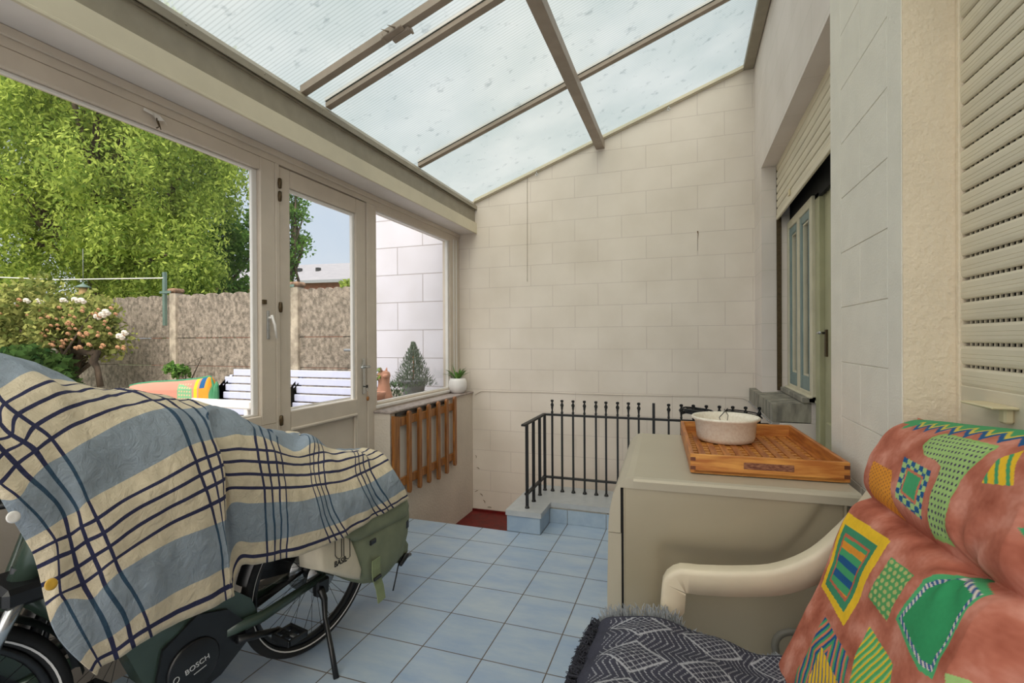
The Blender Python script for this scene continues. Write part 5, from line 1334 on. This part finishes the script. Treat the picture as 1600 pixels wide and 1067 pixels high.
poly = [(p[0], p[2]) for p in pts]
xmin, xmax = min(p[0] for p in pts), max(p[0] for p in pts)
top = sorted([(p[0], p[2]) for p in pts[:9]]); 
tx = np.array([t_[0] for t_ in top]); tz = np.array([t_[1] for t_ in top])
o_ = np.argsort(tx); tx = tx[o_]; tz = tz[o_]
GX, GT = np.meshgrid(np.linspace(xmin, xmax, 140), np.linspace(0, 1, 80), indexing='ij')
tzz = np.interp(GX, tx, tz); zb_ = -.14
GZ = zb_ + (tzz - zb_) * GT
eb = pill(np.minimum(GX - xmin, xmax - GX) / .06) * pill((1 - GT) * 4) 
for sg, nm in ((-1, 'front_cover'), (1, 'back_cover')):
    Pg = np.stack([GX, .02 + sg * .05 * eb, GZ], -1)
    co = np.empty((140, 80, 3)); co[:] = lin((196, 136, 118))
    fx_ = (GX - xmin) / (xmax - xmin)
    co[(fx_ > .62) & (fx_ < .78) & (GT < .93 - (fx_ - .62))] = lin((120, 172, 130)); d_ = (np.hypot((GX / .03) % 1 - .5, (GZ / .03) % 1 - .5) < .25); co[(fx_ > .62) & (fx_ < .78) & d_ & (GT < .9)] = lin((220, 170, 140))
    co[(fx_ > .80) & (fx_ < .84)] = lin(YE); co[(fx_ > .85) & (fx_ < .96) & (GT > .45)] = lin(OR); co[(fx_ > .86) & (fx_ < .92) & (GT > .74)] = lin(BL); co[(fx_ > .95)] = lin((84, 146, 108)); co[(fx_ > .83) & (np.abs(GT - .3 - (fx_ - .83)) < .06)] = lin(YE)
    grid(Pg, col=co, name=nm, mat=M_dye, parent=oc)
MB().tube([(a, .02, b) for a, b in zip(np.linspace(xmin, xmax, 40), np.interp(np.linspace(xmin, xmax, 40), tx, tz))], .010, 8).build('piping', M_pipe, oc)

# plants of the garden: leaf clouds on branching stems
def leaf_mat(name, c1, c2, tr=.35):
    m = bpy.data.materials.new(name); m.use_nodes = True; n = m.node_tree.nodes; l = m.node_tree.links; n.clear()
    o = n.new('ShaderNodeOutputMaterial'); g = n.new('ShaderNodeNewGeometry'); r = n.new('ShaderNodeValToRGB')
    r.color_ramp.elements[0].color = (*lin(c1), 1); r.color_ramp.elements[1].color = (*lin(c2), 1); l.new(g.outputs['Random Per Island'], r.inputs[0])
    d = n.new('ShaderNodeBsdfDiffuse'); t = n.new('ShaderNodeBsdfTranslucent'); l.new(r.outputs[0], d.inputs[0]); l.new(r.outputs[0], t.inputs[0])
    mx = n.new('ShaderNodeMixShader'); mx.inputs[0].default_value = tr; l.new(d.outputs[0], mx.inputs[1]); l.new(t.outputs[0], mx.inputs[2]); l.new(mx.outputs[0], o.inputs[0])
    return m
def leaves(rng, centers, rad, n, size, droop=0, name='foliage', mat_=None, parent=None, asp=2.4):
    ci = rng.integers(0, len(centers), n); c = np.array(centers)[ci]; r = np.array(rad)[ci] if hasattr(rad, '__len__') else np.full(n, rad)
    d = rng.normal(size=(n, 3)); d /= np.linalg.norm(d, axis=1, keepdims=True); p = c + d * (r * rng.random(n) ** .45)[:, None]
    if droop: p[:, 2] -= droop * rng.random(n) ** 2
    a = rng.normal(size=(n, 3)); a[:, 2] -= droop * 2; a /= np.linalg.norm(a, axis=1, keepdims=True)
    b = np.cross(a, rng.normal(size=(n, 3))); b /= np.linalg.norm(b, axis=1, keepdims=True)
    s_ = size * rng.uniform(.6, 1.3, n)[:, None]; k = np.cross(a, b)
    v = np.stack([p - a * s_ * asp / 2, p + b * s_ / 2 + k * s_ * .12, p + a * s_ * asp / 2, p - b * s_ / 2 + k * s_ * .12], 1).reshape(-1, 3)
    me = bpy.data.meshes.new(name); me.vertices.add(4 * n); me.vertices.foreach_set('co', v.reshape(-1).astype(np.float32))
    me.loops.add(4 * n); me.loops.foreach_set('vertex_index', np.arange(4 * n, dtype=np.int32))
    me.polygons.add(n); me.polygons.foreach_set('loop_start', np.arange(n, dtype=np.int32) * 4); me.update(calc_edges=True); me.materials.append(mat_)
    o = bpy.data.objects.new(name, me); C.objects.link(o); o.parent = parent; return o
M_bark = mat('dark_bark', (96, 82, 68), .95, var=.3, vs=14, bump=.8, bs=30, col2=(58, 48, 40), stretch=(1, 1, .3))
def tree(name, label, base, height, ctr, rads, ncl, nleaf, size, lm, seed, droop=0, cat='tree', group=None, rcl=(.5, .9), asp=2.4):
    rng_ = np.random.default_rng(seed)
    t = thing(name, label, cat, base, 0, group)
    d = rng_.normal(size=(ncl, 3)); d /= np.linalg.norm(d, axis=1, keepdims=True); cl_ = np.array(ctr) + d * np.array(rads) * (rng_.random(ncl) ** .4)[:, None]
    rc = rng_.uniform(*rcl, ncl)
    leaves(rng_, cl_ - np.array(base), rc, nleaf, size, droop, 'foliage', lm, t, asp)
    tk = MB(); c0 = np.array(ctr) - np.array(base); r0 = height * .035
    tk.tube([(0, 0, 0), (c0[0] * .25, c0[1] * .25, c0[2] * .4), (c0[0] * .8, c0[1] * .8, c0[2] * .85)], [r0, r0 * .8, r0 * .6], 10)
    st_p = np.array((c0[0] * .5, c0[1] * .5, c0[2] * .6))
    for q_ in cl_[:min(ncl, 26)]:
        e = q_ - np.array(base); m_ = st_p + (e - st_p) * .5 + rng_.normal(size=3) * .15
        tk.tube([tuple(st_p), tuple(m_), tuple(e)], [r0 * .45, r0 * .25, r0 * .08], 6)
    tk.build('trunk', M_bark, t)
    return t
LM1 = leaf_mat('lime_leaf', (110, 138, 62), (206, 220, 112), .55)
LM2 = leaf_mat('deep_leaf', (58, 96, 48), (122, 160, 78), .4)
LM3 = leaf_mat('dark_shrub_leaf', (36, 62, 34), (84, 112, 58), .3)
tree('weeping_tree', 'large lime green tree with fine drooping leaves filling the left window', (-8.2, 2.6, 0), 7, (-7.9, 2.3, 4.5), (2.9, 1.8, 2.9), 420, 170000, .034, LM1, 11, .4, rcl=(.2, .5))
tree('broadleaf_tree', 'darker green broadleaf tree behind the lime green one, near the window post', (-8.8, 4.6, 0), 5, (-8.7, 4.8, 3.5), (1.5, 1.3, 2.0), 120, 26000, .06, LM2, 5, .1, rcl=(.15, .5), asp=1.7)
tree('tree', 'slim green tree whose leaves reach the upper left of the door glass', (-8.0, 6.6, 0), 5, (-7.95, 6.6, 4.2), (.5, .6, 1.5), 40, 4000, .06, LM2, 15, .1, rcl=(.1, .35), asp=1.7)
tree('rose_bush', 'gnarled rose bush with white blooms and rusty faded flowers in front of the fence', (-5.0, .55, 0), 1.6, (-5.6, .45, 1.62), (1.25, .45, .42), 60, 12000, .045, leaf_mat('rose_leaf', (92, 108, 56), (176, 176, 104), .3), 21, 0, 'bush', rcl=(.12, .28), asp=1.6)
rb = [o for o in bpy.data.objects if o.name == 'rose_bush'][0]
M_ros = mat('white_rose', (222, 212, 198), .8, var=.05, vs=40); M_rust = mat('rusty_bloom', (190, 142, 104), .85, var=.15, vs=40)
random.seed(12)
for i, (px, py, c_) in enumerate([(42, 470, 0), (100, 470, 0), (118, 469, 0), (128, 470, 0), (152, 495, 0), (160, 492, 0), (166, 488, 0), (195, 520, 0), (188, 526, 0), (62, 471, 0), (85, 548, 0)] + [(random.uniform(60, 195), random.uniform(480, 545), 1) for _ in range(70)] + [(random.uniform(0, 80), random.uniform(465, 500), 1) for _ in range(8)]):
    p = at(px, py, 1, random.uniform(.05, .2)) - np.array((-5.0, .55, 0))
    bl = MB(); r_ = random.uniform(.03, .044) if c_ == 0 else random.uniform(.014, .026)
    for k_ in range(7):
        a = k_ * 2.4; bl.ball((p[0] + r_ * .5 * math.cos(a), p[1] + r_ * .4 * math.sin(a * 1.7), p[2] + r_ * .5 * math.sin(a)), r_ * .55, 7, 5, (1, 1, .8))
    bl.build('bloom', M_rust if c_ else M_ros, rb)
MB().tube([at(157, 604, 1, .45) - np.array((-5.0, .55, 0)), at(152, 575, 1, .45) - np.array((-5.0, .55, 0)), at(145, 565, 1, .45) - np.array((-5.0, .55, 0)), at(152, 552, 1, .45) - np.array((-5.0, .55, 0)), at(120, 548, 1, .45) - np.array((-5.0, .55, 0)), at(85, 545, 1, .45) - np.array((-5.0, .55, 0)), at(60, 520, 1, .45) - np.array((-5.0, .55, 0))], [.035, .03, .05, .045, .04, .03, .02], 10).build('gnarled_branch', M_bark, rb)
tree('dark_shrub', 'dark green leafy shrub low at the left edge beneath the rose bush', (-5.4, .1, 0), 1.1, (-5.3, -.1, .95), (.75, .35, .42), 30, 7000, .06, LM3, 31, 0, 'shrub', rcl=(.12, .25), asp=1.8)
tree('seedling', 'small bright green seedling plant at the foot of the fence post', (-4.0, .9, .2), .6, (-4.05, .9, 1.04), (.18, .1, .07), 8, 260, .04, LM2, 41, 0, 'plant', rcl=(.04, .08), asp=1.5)
tree('ivy_sprig', 'small bright sprigs of leaves showing above the fence below the house roof', (-2.2, 1.7, 0), 2, (-2.15, 1.7, 2.07), (.22, .1, .06), 8, 260, .04, LM1, 43, 0, 'plant', rcl=(.04, .08), asp=1.5)

# bird feeder in the tree
bf = thing('bird_feeder', 'small bird feeder hanging in front of the lime tree above the rose bush', 'feeder', tuple(at(130, 452, 1, .6)))
MB().lathe([(.08, 0), (.075, .012), (.01, .05), (.004, .07)], (0, 0, .02), 16).build('roof', M_gm, bf)
MB().lathe([(.04, -.10), (.045, -.095), (.04, .02), (.03, .022)], (0, 0, 0), 14).build('seed_tube', mat('amber_seed', (170, 140, 90), .6), bf)
MB().tube([(0, 0, .09), (0, 0, .5)], .003, 5).build('wire', M_zinc, bf)

# neighbour's house
hs_ = thing('neighbour_house', 'distant brick house with a pale grey slate roof beyond the fence', 'house', (-18.5, 19.5, 0), math.radians(8))
MB().box(-7, 7, -3.5, 3.5, 0, 4.35).build('walls', mat('red_brick', (160, 106, 88), .9, var=.15, vs=6), hs_)
rf_ = MB().prism([(-3.9, 4.25), (3.9, 4.25), (0, 5.75)], 0, -7.3, 7.3).build('roof', mat('pale_slate', (150, 148, 152), .7, var=.06, vs=3), hs_)
MB().box(-7.35, 7.35, -4.0, -3.85, 4.18, 4.32).build('gutter', M_zinc, hs_)
MB().box(4.2, 4.6, -2.6, -2.2, 4.3, 5.35).build('chimney', bpy.data.materials['red_brick'], hs_)
for x in (.2, .5, 1.6): MB().box(x - .1, x + .1, -1.75, -1.55, 5.05, 5.28).build('roof_vent', M_blkp, hs_)
